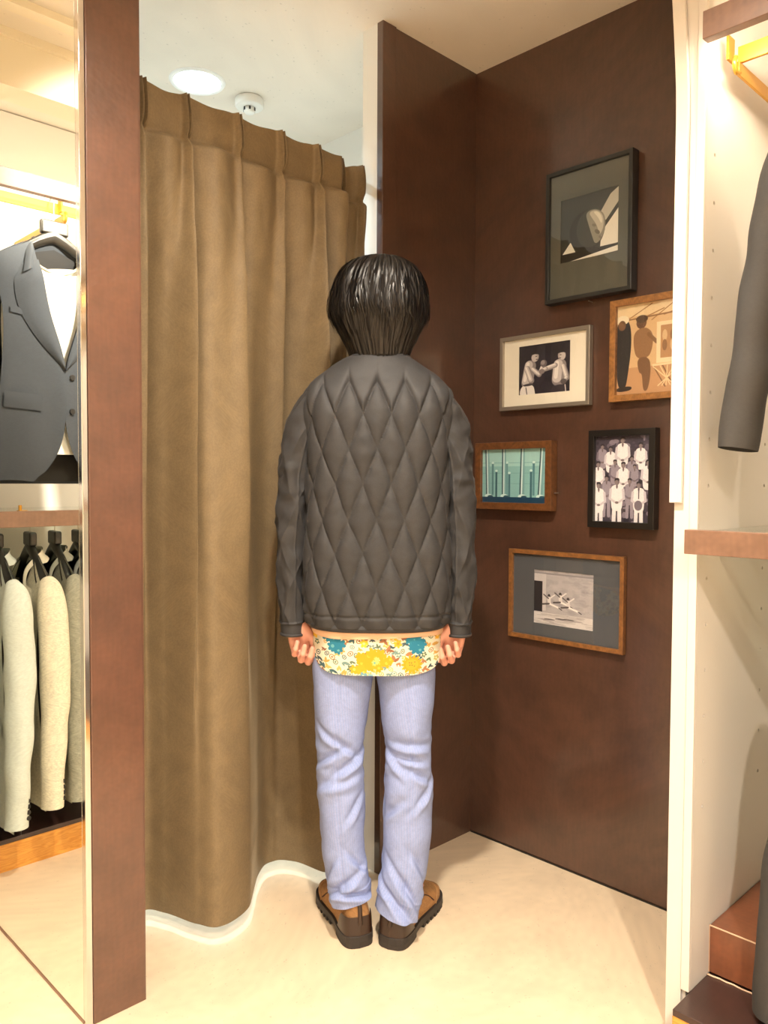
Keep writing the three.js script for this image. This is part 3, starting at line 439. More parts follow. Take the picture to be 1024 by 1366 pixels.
// ------------------------------------------------------------------ person, seen from behind
// local frame: origin on the floor between the heels, x to the person's right, z towards the viewer
{
  const who = thing('person', 'person in a dark quilted jacket standing with their back turned', 'person', [1.395, 0, -1.451], -YAW);
  // ---- body: one distance field meshed by surface nets
  const V = (x, y, z) => [x, y, z];
  const cap = (p, a, b, ra, rb) => { const bx = b[0] - a[0], by = b[1] - a[1], bz = b[2] - a[2], px = p[0] - a[0], py = p[1] - a[1], pz = p[2] - a[2], h = clamp((px * bx + py * by + pz * bz) / (bx * bx + by * by + bz * bz), 0, 1); return Math.hypot(px - bx * h, py - by * h, pz - bz * h) - lerp(ra, rb, h); };
  const elli = (p, c, r) => { const x = (p[0] - c[0]) / r[0], y = (p[1] - c[1]) / r[1], z = (p[2] - c[2]) / r[2], k = Math.hypot(x, y, z); return (k - 1) * Math.min(r[0], r[1], r[2]); };
  const smin = (a, b, k) => { const h = clamp(.5 + .5 * (b - a) / k, 0, 1); return lerp(b, a, h) - k * h * (1 - h); };
  function nets(f, lo, hi, c) {
    const n = [0, 1, 2].map(k => Math.ceil((hi[k] - lo[k]) / c) + 1), id = (i, j, k) => (k * n[1] + j) * n[0] + i, F = new Float32Array(n[0] * n[1] * n[2]);
    for (let k = 0; k < n[2]; k++) for (let j = 0; j < n[1]; j++) for (let i = 0; i < n[0]; i++) F[id(i, j, k)] = f([lo[0] + i * c, lo[1] + j * c, lo[2] + k * c]);
    const idx = new Int32Array(F.length).fill(-1), P = [], I = [];
    for (let k = 0; k < n[2] - 1; k++) for (let j = 0; j < n[1] - 1; j++) for (let i = 0; i < n[0] - 1; i++) {
      let cnt = 0, sx = 0, sy = 0, sz = 0; const v = [];
      for (let q = 0; q < 8; q++) v.push(F[id(i + (q & 1), j + (q >> 1 & 1), k + (q >> 2))]);
      for (const [a, b] of EDGES) if (v[a] < 0 !== v[b] < 0) { const t = v[a] / (v[a] - v[b]); sx += lerp(a & 1, b & 1, t); sy += lerp(a >> 1 & 1, b >> 1 & 1, t); sz += lerp(a >> 2, b >> 2, t); cnt++; }
      if (cnt) { idx[id(i, j, k)] = P.length / 3; P.push(lo[0] + (i + sx / cnt) * c, lo[1] + (j + sy / cnt) * c, lo[2] + (k + sz / cnt) * c); }
    }
    const quad = (a, b, d, e, fl) => { if (a < 0 || b < 0 || d < 0 || e < 0) return; if (fl) I.push(a, b, d, a, d, e); else I.push(a, d, b, a, e, d); };
    for (let k = 1; k < n[2] - 1; k++) for (let j = 1; j < n[1] - 1; j++) for (let i = 1; i < n[0] - 1; i++) {
      const o = F[id(i, j, k)] < 0;
      if (o !== F[id(i + 1, j, k)] < 0) quad(idx[id(i, j - 1, k - 1)], idx[id(i, j, k - 1)], idx[id(i, j, k)], idx[id(i, j - 1, k)], o);
      if (o !== F[id(i, j + 1, k)] < 0) quad(idx[id(i - 1, j, k - 1)], idx[id(i - 1, j, k)], idx[id(i, j, k)], idx[id(i, j, k - 1)], o);
      if (o !== F[id(i, j, k + 1)] < 0) quad(idx[id(i - 1, j - 1, k)], idx[id(i, j - 1, k)], idx[id(i, j, k)], idx[id(i - 1, j, k)], o);
    }
    const g = new THREE.BufferGeometry(); g.setAttribute('position', new THREE.Float32BufferAttribute(P, 3)); g.setAttribute('uv', new THREE.Float32BufferAttribute(new Float32Array(P.length / 3 * 2), 2)); g.setIndex(I); g.computeVertexNormals(); return g;
  }
  const EDGES = [[0, 1], [2, 3], [4, 5], [6, 7], [0, 2], [1, 3], [4, 6], [5, 7], [0, 4], [1, 5], [2, 6], [3, 7]];
  const CZ = -.09;
  const bodyF = p => {
    let d = elli(p, [0, 1.27, CZ], [.155, .2, .095]); d = smin(d, elli(p, [0, 1.0, CZ], [.14, .2, .085]), .08); d = smin(d, cap(p, [-.1, 1.4, CZ], [.1, 1.4, CZ], .055, .055), .05);
    d = smin(d, cap(p, [.005, 1.42, CZ], [.005, 1.60, CZ - .01], .056, .052), .03);
    for (const m of [-1, 1]) {
      d = smin(d, cap(p, [m * .16, 1.385, CZ], [m * .216, 1.1, CZ], .036, .028), .03); d = smin(d, cap(p, [m * .216, 1.1, CZ], [m * .217, .815, CZ - .01], .028, .024), .02);
      d = smin(d, cap(p, [m * .075, .93, CZ + .005], [m * .088, .5, CZ + .01], .07, .048), .04); d = smin(d, cap(p, [m * .088, .5, CZ + .01], [m * .06, .1, CZ + .03], .046, .034), .02); d = smin(d, cap(p, [m * .06, .09, CZ + .03], [m * .11, .06, CZ - .09], .034, .03), .02);
    } return d;
  };
  const HX = .006;
  const headF = p => {
    let d = elli(p, [HX, 1.665, CZ - .005], [.076, .098, .094]); d = smin(d, elli(p, [HX, 1.60, CZ - .045], [.056, .058, .05]), .04); d = smin(d, cap(p, [HX, 1.46, CZ], [HX, 1.60, CZ - .008], .055, .052), .03);
    d = smin(d, cap(p, [HX, 1.665, CZ - .092], [HX, 1.632, CZ - .112], .008, .013), .015); d = smin(d, cap(p, [HX - .02, 1.598, CZ - .092], [HX + .02, 1.598, CZ - .092], .008, .008), .008); d = smin(d, cap(p, [HX - .03, 1.688, CZ - .086], [HX + .03, 1.688, CZ - .086], .01, .01), .015);
    for (const m of [-1, 1]) { d = Math.max(d, -elli(p, [HX + m * .03, 1.668, CZ - .1], [.014, .009, .012])); d = smin(d, elli(p, [HX + m * .08, 1.65, CZ + .005], [.01, .032, .019]), .008); }
    return d;
  };
  const fingers = m => { // each finger is a chain of three bones curled back towards the palm
    const out = [], L = [[.174, .757, .041, .025, .02, .0088], [.190, .748, .044, .028, .021, .0092], [.207, .75, .041, .026, .02, .0088], [.222, .759, .033, .02, .018, .0078]];
    L.forEach(([x, y, a, b, c, r], i) => { let p = [m * x, y, CZ - .012]; const med = -.22 - .06 * (3 - i) * .5; let ang = 1.0 + i * .06;
      const turns = [0, 1.3, .8]; [a, b, c].forEach((l, k) => { ang += turns[k]; const dir = [m * med, -Math.cos(ang), Math.sin(ang)], n = Math.hypot(...dir), q = p.map((v, j) => v + dir[j] / n * l); out.push([p, q, r * (1 - .06 * k), r * (.95 - .08 * k)]); p = q; }); });
    return out;
  };
  const handF = m => { const F = fingers(m); return p => {
    let d = cap(p, [m * .216, .86, CZ - .008], [m * .212, .815, CZ - .008], .025, .025);
    let palm = cap(p, [m * .205, .815, CZ - .008], [m * .182, .765, CZ - .010], .017, .0135); palm = smin(palm, cap(p, [m * .212, .815, CZ - .008], [m * .200, .758, CZ - .012], .017, .0135), .012); palm = smin(palm, cap(p, [m * .222, .815, CZ - .006], [m * .219, .767, CZ - .010], .016, .0125), .012);
    palm = smin(palm, elli(p, [m * .188, .797, CZ + .006], [.013, .024, .013]), .012); palm = smin(palm, elli(p, [m * .222, .79, CZ + .004], [.011, .026, .011]), .01); d = smin(d, palm, .015);
    for (const [a, b, r0, r1] of F) d = smin(d, cap(p, a, b, r0, r1), .0035);
    const th = [[m * .186, .808, CZ + .002], [m * .168, .786, CZ + .012], [m * .161, .758, CZ + .018], [m * .163, .735, CZ + .02]]; let t = cap(p, th[0], th[1], .0135, .011); t = smin(t, cap(p, th[1], th[2], .0105, .0095), .004); t = smin(t, cap(p, th[2], th[3], .0095, .0075), .004); return smin(d, t, .006);
  }; };
  const skin = std({ map: pixels(256, 256, (u, v) => { const k = 1 + .03 * tn(u, v, 9, 2) + .03 * tn(u, v, 40, 6); return [222 * k, 160 * k, 138 * k]; }, 1, 1), roughness: .55, sheen: .1 });
  const pieces = [nets(bodyF, [-.3, .02, -.27], [.3, 1.53, .06], .012), nets(headF, [-.11, 1.5, -.24], [.12, 1.80, .03], .004), nets(handF(-1), [-.26, .70, -.15], [-.13, .865, -.02], .0024), nets(handF(1), [.13, .70, -.15], [.26, .865, -.02], .0024)];
  const bodyMesh = part('body', join(pieces), skin, who);
  for (const m of [-1, 1]) part('eye', new THREE.SphereGeometry(.0115, 14, 10).translate(HX + m * .03, 1.668, CZ - .085), std({ color: 0xe8e4de, roughness: .2 }), bodyMesh);

  // ---- hair: a shaped cap covered by locks
  const hairMat = std({ color: 0x120f0e, roughness: .4, specularIntensity: 1, sheen: .15, side: THREE.DoubleSide });
  const HK = [[0, .004, .004, 1.782], [.06, .048, .05, 1.778], [.14, .078, .082, 1.764], [.24, .099, .105, 1.740], [.36, .113, .12, 1.706], [.48, .1195, .126, 1.670], [.58, .1205, .126, 1.638], [.68, .115, .12, 1.610], [.78, .102, .109, 1.580], [.9, .086, .094, 1.548], [1, .073, .083, 1.516]];
  const hairAt = (th, v, lift = 0) => { const k = spl(HK, clamp(v, 0, 1.06)), over = Math.max(0, v - 1) * .25, n = 1 + .03 * noise(Math.sin(th) * 2.2, Math.cos(th) * 2.2, v * 2.6), wide = 1 - .03 * Math.sin(th) * Math.exp(-(((v - .55) / .2) ** 2)), fr = Math.cos(th) < 0 ? .9 : 1;
    return [HX + Math.sin(th) * (k[0] * n * wide + lift), k[2] - over, CZ + .0 + Math.cos(th) * (k[1] * n * fr + lift)]; };
  const span = v => lerp(Math.PI, 2.0, ss(.34, .46, v));
  const cap0 = grid(160, 70, (u, v) => { const th = lerp(-1, 1, u) * span(v); return hairAt(th, v * .985); }, { disp: (u, v, x, y, z) => { const th = Math.atan2(x - HX, z - CZ); return .0022 * noise(th * 9, v * 1.2, 3) + .0014 * noise(th * 28, v * 1.5, 9); } });
  const hr = rng(77), HP = [], HI = [], HN = 3600, SEG = 16;
  for (let i = 0; i < HN; i++) {
    const layer = hr(), th0 = (hr() * 2 - 1) * Math.PI, front = Math.abs(th0) > 2.0, v0 = .02 + hr() * hr() * .55, full = front ? .40 + hr() * .06 : .985 + (hr() - .55) * .13, top = hr() < .5, v1 = front ? full : (top ? .60 + hr() * .14 + .05 * Math.sin(th0 * 2.3) : full), w = .0009 + hr() * .0013, lift = (top ? .003 + layer * layer * .011 : .0005 + layer * .004), ph = hr() * 10, bend = (hr() - .5) * .34, twist = (hr() - .5) * 1.5, base = HP.length / 3;
    for (let s = 0; s <= SEG; s++) {
      const f = s / SEG, v = lerp(v0, Math.max(v1, v0 + .12), f), th = th0 + bend * f * f + .02 * Math.sin(f * 5 + ph) - .22 * Math.cos(th0) * Math.sin(f * 2.2) * .6, e = top && !front ? lift * (.25 + .75 * f + .25 * Math.sin(f * 7 + ph)) : lift * Math.sin(Math.PI * Math.min(1, f * 1.25 + .02)) * (f > .8 ? 1 - (f - .8) * 2.2 : 1);
      const a = hairAt(th, v, e), q = hairAt(th + .01, v, e + twist * .0012), tx = q[0] - a[0], ty = q[1] - a[1], tz = q[2] - a[2], n = Math.hypot(tx, ty, tz) || 1, ww = w * (f > .7 ? 1 - (f - .7) / .3 * .92 : 1) * (f < .1 ? .5 + f * 5 : 1);
      HP.push(a[0] - tx / n * ww, a[1] - ty / n * ww, a[2] - tz / n * ww, a[0] + tx / n * ww, a[1] + ty / n * ww, a[2] + tz / n * ww);
      if (s) { const c = base + s * 2; HI.push(c - 2, c, c - 1, c - 1, c, c + 1); }
    }
  }
  const hg = new THREE.BufferGeometry(); hg.setAttribute('position', new THREE.Float32BufferAttribute(HP, 3)); hg.setAttribute('uv', new THREE.Float32BufferAttribute(new Float32Array(HP.length / 3 * 2), 2)); hg.setIndex(HI); hg.computeVertexNormals();
  part('hair', join([cap0, hg]), hairMat, who, 'straight black bobbed hair');

  // ---- quilted jacket
  const jm = std({ map: pixels(256, 256, (u, v) => { const k = 1 + .04 * tn(u, v, 50, 3) + .03 * tn(u, v, 9, 4); return [54 * k, 54 * k, 56 * k]; }, .2, .2), roughness: .64, specularIntensity: .7, sheen: .2, sheenRoughness: .5, sheenColor: new THREE.Color(.5, .5, .52), side: THREE.DoubleSide });
  const JK = [[0, .831, .176, .115, CZ + .002], [.06, .862, .184, .121, CZ + .002], [.16, .93, .187, .123, CZ + .002], [.34, 1.07, .182, .122, CZ + .002], [.52, 1.22, .178, .126, CZ + .003], [.68, 1.335, .182, .128, CZ + .004], [.78, 1.395, .186, .122, CZ + .005], [.85, 1.43, .182, .108, CZ + .006], [.905, 1.462, .152, .09, CZ + .008], [.95, 1.488, .116, .077, CZ + .008], [.98, 1.505, .09, .069, CZ + .008], [1, 1.512, .078, .064, CZ + .008]];
  const QW = .0695, QH = .087, QY = 1.452;
  const quilt = (s, y, A) => {
    const d = Math.abs(s / QW - Math.round(s / QW)), zig = QY - 2 * QH * d;             // first row of peaks; the yoke above is plain
    if (y > zig) return A * (1 - Math.exp(-(y - zig) / .010)) * .9;
    const a = s / QW + (y - QY) / (2 * QH), b = s / QW - (y - QY) / (2 * QH), q = Math.abs(Math.sin(Math.PI * a)) * Math.abs(Math.sin(Math.PI * b));
    return A * Math.pow(q, .42);
  };
  const NU = 420, NV = 340, arc = [];
  const even = (() => { const n = 4000, a = [0]; let px = 0, pz = .12; for (let i = 1; i <= n; i++) { const t = i / n * Math.PI * 2, c = Math.sin(t), s = Math.cos(t), x = Math.sign(c) * Math.abs(c) ** .74 * .18, z = Math.sign(s) * Math.abs(s) ** .74 * .12; a.push(a[i - 1] + Math.hypot(x - px, z - pz)); px = x; pz = z; } return u => { const q = u * a[n]; let lo = 0, hi = n; while (hi - lo > 1) { const m = lo + hi >> 1; if (a[m] <= q) lo = m; else hi = m; } return (lo + (q - a[lo]) / Math.max(1e-9, a[hi] - a[lo])) / n; }; })();
  const jp = (u, v) => { const k = spl(JK, v), th = even(u) * Math.PI * 2, cs = Math.sin(th), sn = Math.cos(th), pw = lerp(.72, .9, ss(.8, 1, v)); return [Math.sign(cs) * Math.abs(cs) ** pw * k[1] + .002, k[0] + (sn > 0 ? -.006 * sn * (1 - ss(0, .1, v)) : 0), Math.sign(sn) * Math.abs(sn) ** pw * k[2] + k[3]]; };
  const arcOf = (u, v) => { const j = Math.round(v * NV); if (!arc[j]) { const a = [0]; let p = jp(0, j / NV); for (let i = 1; i <= NU; i++) { const q = jp(i / NU, j / NV); a.push(a[i - 1] + Math.hypot(q[0] - p[0], q[2] - p[2])); p = q; } arc[j] = a; } const L = arc[j][NU], s = arc[j][Math.round(u * NU)]; return s > L / 2 ? s - L : s; };
  const torso = grid(NU, NV, (u, v) => { const p = jp(u, v); return [...p, arcOf(u === 1 ? 0 : u, v), p[1]]; }, { closed: true, disp: (u, v, x, y, z) => {
    const s = arcOf(u, v), fade = ss(.0, .02, v), w = noise(x * 5, y * 5, z * 5) * .010, c = noise(x * 16, y * 22, z * 16);
    const sag = y < 1.15 ? .35 * noise(s * 8, y * 10, 2) : 0;
    let h = quilt(s + w * .25 + .002, y + w * .5 + .004 * sag, .0125) * fade + .0012 * c * fade;
    const k = (y - .862) / .004; h -= .003 * Math.exp(-k * k); return h;
  } });
  const jacket = part('quilted_jacket', torso, jm, who, 'charcoal down jacket body quilted in tall diamonds');
  part('hem_binding', sweepRing(v => { const p = jp(v, .004); return [p[0], p[1] + .004, p[2]]; }, .0065, .010, 140), jm, jacket);
  part('stand_collar', grid(90, 16, (u, v) => { const th = u * Math.PI * 2, a = v < .5 ? v * 2 : 1 - (v - .5) * 2, t = v < .5 ? .006 : -.006, r = lerp(.082, .0745, a); return [.006 + Math.sin(th) * (r + t), lerp(1.495, 1.527, a) + .004 * Math.cos(th), CZ + .008 + Math.cos(th) * (r * .86 + t)]; }, { closed: true }), jm, jacket);
  function sweepRing(f, rx, ry, n) { return grid(n, 10, (u, v) => { const p = f(u % 1), th = v * Math.PI * 2, L = Math.hypot(p[0], p[2] - CZ) || 1, nx = p[0] / L, nz = (p[2] - CZ) / L; return [p[0] + nx * rx * Math.cos(th), p[1] + ry * Math.sin(th), p[2] + nz * rx * Math.cos(th)]; }, { closed: true, flip: true }); }
  for (const m of [-1, 1]) {
    const o = m < 0 ? -.004 : 0;
    const SK = [[0, m * .135, 1.418, CZ + .004, .036, .06], [.06, m * .160, 1.404, CZ + .004, .044, .064], [.14, m * .184, 1.362, CZ + .004, .051, .067], [.28, m * .207 + o, 1.25, CZ + .003, .049, .064], [.46, m * .218 + o, 1.12, CZ, .0455, .06], [.66, m * .222 + o, .975, CZ - .004, .043, .055], [.86, m * .220 + o, .865, CZ - .008, .0395, .049], [.94, m * .218 + o, .825, CZ - .01, .0375, .046], [1, m * .217 + o, .797, CZ - .01, .0365, .045]];
    const sl = sweep(SK, 130, 240, { disp: (u, v, x, y, z) => {
      const s = (u - .25) * .33, seam = Math.exp(-(((u - .25 + m * .07) / .006) ** 2)), cuff = ss(.925, .935, v);
      const q = quiltS(s + m * .02 + .010 * noise(x * 7, y * 6, 1), y + .02 * noise(x * 6, y * 5, 4 + m)) * ss(.02, .1, v) * (1 - cuff);
      const el = Math.exp(-(((v - .34) / .12) ** 2)), wr = el * .0035 * noise(u * 5, y * 26, 2 + m) + (.003 * noise(u * 5, y * 17, 7 + m) + .0026 * Math.abs(noise(u * 3 + 4, y * 11, 9 + m))) * (1 - cuff);
      return q + wr - .003 * seam * (1 - cuff) - .004 * Math.exp(-(((v - .93) / .004) ** 2)) + cuff * .004;
    } });
    const sm = part('sleeve', sl, jm, jacket);
    part('cuff_edge', grid(50, 10, (u, v) => { const th = u * Math.PI * 2, a = v * Math.PI * 2; return [m * .217 + o + Math.cos(th) * (.033 + .003 * Math.cos(a)), .797 + .004 * Math.sin(a), CZ - .01 + Math.sin(th) * (.0415 + .003 * Math.cos(a))]; }, { closed: true }), jm, jacket);
  }
  function quiltS(s, y) { const a = s / .085 + y / .19, b = s / .085 - y / .19; return .0068 * Math.pow(Math.abs(Math.sin(Math.PI * a)) * Math.abs(Math.sin(Math.PI * b)), .5); }

  // ---- layers below the jacket
  part('knit_hem', grid(120, 14, (u, v) => { const th = (u - .5) * Math.PI * 2, y = lerp(.852, .812, v) + .006 * Math.cos(th) * -1 + .003 * Math.sin(th * 3), k = .172 + .002 * Math.sin(v * 3); const cs = Math.sin(th), sn = Math.cos(th); return [Math.sign(cs) * Math.abs(cs) ** .74 * k + .002, y, CZ + .002 + Math.sign(sn) * Math.abs(sn) ** .74 * .113]; }, { closed: true }), std({ color: 0xd9ae8c, roughness: .9, side: THREE.DoubleSide }), who, 'beige pink knit hem');
  const floral = canvas(1536, 600, (g) => {
    const w = 1024, h = 400; g.scale(1.5, 1.5); g.fillStyle = '#ddd5bf'; g.fillRect(0, 0, w, h); const r = rng(31);
    const leaf = (x, y, s, a, c) => { g.save(); g.translate(x, y); g.rotate(a); g.fillStyle = c; g.beginPath(); g.moveTo(0, -s); g.quadraticCurveTo(s * .75, -s * .2, 0, s); g.quadraticCurveTo(-s * .75, -s * .2, 0, -s); g.fill(); g.restore(); };
    const petals = (x, y, s, c, c2, n) => { for (let i = 0; i < n; i++) { const a = i / n * 6.283 + r() * .4; ell(g, x + Math.cos(a) * s * .58, y + Math.sin(a) * s * .58, s * .5, s * .34, c, a); } ell(g, x, y, s * .32, s * .32, c2); };
    const tint = ['#3f5f64', '#a06f4a', '#b3a65c', '#5d7058', '#8d5f43', '#3d4f55', '#c49a4f', '#6f8a86'], at = [];
    for (let i = 0; i < 2600; i++) { const x = r() * w, y = r() * h; if (at.some(q => (q[0] - x) ** 2 + (q[1] - y) ** 2 < 1500)) continue; at.push([x, y]); const k = r(), c = tint[Math.floor(r() * tint.length)], s = 16 + r() * 9;
      if (k < .45) { leaf(x, y, s * 1.15, k * 40, c); leaf(x + s * .7, y + s * .3, s, k * 60 + 1, c); leaf(x - s * .5, y + s * .5, s * .7, k * 30 + 2, c); } else if (k < .72) petals(x, y, s * 1.1, c, '#efe0ae', 5); else { g.strokeStyle = c; g.lineWidth = 6; g.beginPath(); g.ellipse(x, y, s * .9, s * .7, k * 9, 0, 6.3); g.stroke(); ell(g, x, y, s * .35, s * .3, c); } }
    const cluster = (x, y, rx, ry, c, c2, n, s) => { for (let i = 0; i < n; i++) { const a = i * 2.4, q = Math.sqrt(i / n); petals(x + Math.cos(a) * rx * q, y + Math.sin(a) * ry * q, s * (.8 + r() * .4), c, r() < .5 ? c : c2, 6); } };
    cluster(195, 62, 46, 34, '#2a7d97', '#4f9aa6', 6, 40); cluster(226, 140, 34, 40, '#237590', '#5f9fa8', 6, 36); cluster(770, 60, 50, 34, '#2a7d97', '#4f9aa6', 6, 40); cluster(812, 138, 38, 40, '#237590', '#5f9fa8', 6, 38);
    cluster(500, 235, 130, 62, '#d19a1c', '#dcae38', 16, 36); cluster(400, 300, 50, 24, '#d29f22', '#dcbb58', 5, 28); cluster(515, 240, 30, 20, '#a9b96a', '#5c9a9c', 3, 22);
    for (let i = 0; i < 14; i++) { const a = i / 14 * 6.283; leaf(770 + Math.cos(a) * 52, 262 + Math.sin(a) * 44, 30, a + 1.57, '#cf981c'); } ell(g, 770, 262, 46, 38, '#d5a228'); for (let i = 0; i < 6; i++) ell(g, 750 + r() * 44, 245 + r() * 36, 5, 4, '#7c6a28');
    petals(62, 60, 36, '#e8b62c', '#c9921e', 6); petals(640, 55, 34, '#e2a92a', '#f1d06a', 6); petals(668, 110, 30, '#dca12a', '#c98a20', 6); petals(440, 60, 30, '#8b5a3c', '#e0b04a', 5); petals(425, 110, 30, '#e7b534', '#f3da86', 6); petals(960, 70, 28, '#e0ad34', '#f3da86', 6);
    for (const [x, y] of [[600, 150], [640, 215], [560, 90], [700, 60], [590, 30]]) { leaf(x, y, 32, .4 + x, '#9c6a48'); leaf(x + 20, y + 10, 26, 1.8 + x, '#8a5a3d'); } petals(420, 345, 30, '#6a9aa6', '#c9d6c8', 6); petals(470, 352, 28, '#7fa9ae', '#e8e2c8', 6);
  });
  const fm = std({ map: (() => { const t = new THREE.CanvasTexture(floral); t.colorSpace = THREE.SRGBColorSpace; t.wrapS = t.wrapT = THREE.RepeatWrapping; return t; })(), roughness: .85, side: THREE.DoubleSide });
  part('floral_shirt', grid(140, 30, (u, v) => {
    const th = (u - .5) * Math.PI * 2, cs = Math.sin(th), sn = Math.cos(th), a = Math.abs(th) / (Math.PI / 2), side = a < 1 ? a : 2 - a, yb = lerp(.712, .786, Math.pow(clamp(side, 0, 1), 3.4)), y = lerp(.845, yb, v), k = 1 + .012 * v + .012 * v * Math.sin(th * 7);
    const X = Math.sign(cs) * Math.abs(cs) ** .74 * .166 * k + .002; return [X, y, CZ + .003 + Math.sign(sn) * Math.abs(sn) ** .74 * .107 * k, .5 + (sn > 0 ? X : (cs < 0 ? -.36 - X : .36 - X)) / .36, 1 - (.832 - y) / .1406];
  }, { closed: true }), fm, who, 'cream shirt tail with blue and yellow flowers');

  // ---- trousers
  const denim = std({ map: pixels(512, 512, (u, v) => { const st = Math.pow(Math.abs(Math.cos(u * Math.PI * 20)), 14), k = 1 + .05 * tn(u, v, 60, 2) + .035 * tn(u, v * .3, 120, 5) + .02 * tn(u, v, 7, 6); return [lerp(138, 168, st * .5) * k, lerp(154, 168, st * .5) * k, lerp(200, 206, st * .5) * k]; }, .14, .14), roughness: .88, sheen: .15, bumpMap: M.weave, bumpScale: .0002, side: THREE.DoubleSide });
  const seat = part('trousers', grid(100, 30, (u, v) => { const th = u * Math.PI * 2, cs = Math.sin(th), sn = Math.cos(th), y = lerp(1.0, .735, v), k = lerp(.135, .16, ss(0, .8, v)); return [Math.sign(cs) * Math.abs(cs) ** .8 * k, y, CZ + .004 + Math.sign(sn) * Math.abs(sn) ** .8 * .094, u * .9, y]; }, { closed: true }), denim, who, 'light blue finely striped trousers');
  const LEG = {
    '-1': [[0, -.078, .80, -.088, .078, .088], [.12, -.088, .70, -.087, .081, .088], [.3, -.094, .58, -.082, .069, .082], [.44, -.0965, .485, -.077, .0615, .074], [.6, -.091, .37, -.072, .0615, .071], [.8, -.084, .225, -.068, .0555, .066], [.92, -.072, .145, -.062, .0555, .066], [1, -.063, .104, -.055, .0555, .064]],
    '1': [[0, .072, .80, -.088, .078, .088], [.12, .079, .70, -.087, .0785, .088], [.3, .083, .58, -.082, .067, .082], [.44, .0865, .485, -.077, .0605, .074], [.6, .085, .37, -.072, .064, .072], [.8, .081, .225, -.068, .061, .067], [.92, .068, .13, -.058, .0585, .066], [1, .057, .075, -.045, .0565, .064]] };
  for (const m of [-1, 1]) {
    const ridge = (u, v, uc, vc, slope, len, w, a) => { const du = (((u - uc + 1.5) % 1) - .5), dv = v - (vc + slope * du), e = Math.exp(-((du / len) ** 2)); return a * e * (Math.exp(-((dv / w) ** 2)) - .6 * Math.exp(-(((dv - w * 1.6) / w) ** 2))); };
    const R = m < 0 ? [[.25, .375, .35, .13, .016, .008], [.18, .43, -.28, .12, .015, .008], [.30, .47, -.32, .15, .017, .0085], [.24, .52, -.1, .13, .016, .006], [.35, .62, -.5, .08, .02, .005], [.22, .90, -.25, .16, .018, .010], [.30, .955, .2, .18, .014, .010], [.12, .84, -.5, .09, .02, .006], [.36, .82, .6, .08, .018, .006]]
      : [[.26, .385, .05, .15, .016, .008], [.22, .435, .10, .14, .015, .0085], [.30, .49, .30, .13, .016, .007], [.16, .46, .45, .09, .016, .006], [.36, .57, -.5, .09, .018, .0055], [.28, .90, .5, .14, .018, .010], [.20, .945, .35, .16, .016, .009], [.36, .83, .6, .1, .02, .007], [.14, .62, -.4, .08, .018, .005]];
    const lg = sweep(LEG[m], 120, 260, { pow: .94, disp: (u, v, x, y, z) => {
      let h = 0; for (const q of R) h += 1.35 * ridge(u, v, ...q);
      h += .0035 * Math.exp(-(((u - .25 - .012 * m) / .012) ** 2)) * ss(.05, .15, v) * (1 - ss(.9, 1, v));                         // pressed crease down the back
      h += .0035 * noise(u * 3 + m, v * 6, 2) + .0022 * noise(u * 6, v * 17, 5 + m) * (ss(.28, .4, v) * (1 - ss(.55, .7, v)) + ss(.78, .9, v));
      return h - .002 * Math.exp(-(((v - .945) / .004) ** 2)); } });
    // the hem drops towards the heel
    const p = lg.attributes.position; for (let i = 0; i < p.count; i++) { const y = p.getY(i), f = 1 - ss(.09, .16, y); p.setY(i, y + f * (-.16 * (p.getZ(i) + .06)) * (m > 0 ? 1.2 : .9)); } lg.computeVertexNormals();
    part('trouser_leg', lg, denim, seat);
  }

  // ---- shoes
  const suede = std({ map: pixels(256, 256, (u, v) => { const k = 1 + .07 * tn(u, v, 12, 2) + .07 * tn(u, v, 60, 5); return [160 * k, 119 * k, 76 * k]; }, .12, .12), roughness: .85, sheen: .25, side: THREE.DoubleSide });
  const leather = std({ color: 0x2f1d14, roughness: .32, clearcoat: .3, clearcoatRoughness: .3 }), rubber = std({ color: 0x2b2624, roughness: .6 }), laceM = std({ color: 0x3a1d14, roughness: .8 });
  for (const m of [-1, 1]) {
    // shoe frame: l runs from heel (0) to toe (.29), w sideways
    const ang = m < 0 ? .35 : .43, ox = m * .0375, oz = m < 0 ? -.002 : .004, ca = Math.cos(ang), sa = Math.sin(ang);
    const put = (l, w, y) => [ox + m * (l * sa) + w * ca, y, oz - l * ca + m * w * sa];
    const HW = [[0, .0008], [.005, .024], [.022, .037], [.06, .041], [.11, .039], [.17, .046], [.215, .050], [.25, .046], [.275, .034], [.288, .016], [.292, .003]];
    const outline = (f, k, l0) => { const a = f < .5 ? f * 2 : 2 - f * 2, l = lerp(0, .292, (1 - Math.cos(a * Math.PI)) / 2), w = spl(HW, l)[0] * k * (f < .5 ? 1 : -1); return [l, w]; };
    // upper: rings along the length, each an arch from the left welt over the top to the right welt
    const TOPH = [[0, .108], [.02, .112], [.07, .116], [.1, .112], [.135, .098], [.17, .083], [.21, .073], [.25, .066], [.275, .052], [.29, .034]];
    const upper = (l0, l1, g, nl) => grid(34, nl, (u, v) => { const l = lerp(l0, l1, v), hw = Math.max(.004, spl(HW, l)[0] - .003 + g), H = spl(TOPH, l)[0] + g, a = Math.PI * u, cs = Math.cos(a), sn = Math.sin(a); const w = Math.sign(cs) * Math.abs(cs) ** .6 * hw, y = .03 + (H - .03) * Math.abs(sn) ** .62; const lean = l < .06 ? (y - .03) * .10 * (1 - l / .06) : 0; return [...put(l + lean, w, y), l, w + y]; }, { flip: false });
    const sh = part('shoe', upper(.001, .2905, 0, 60), suede, who, m < 0 ? 'tan suede shoe with dark brown heel' : 'tan suede shoe with dark brown heel, toe turned out');
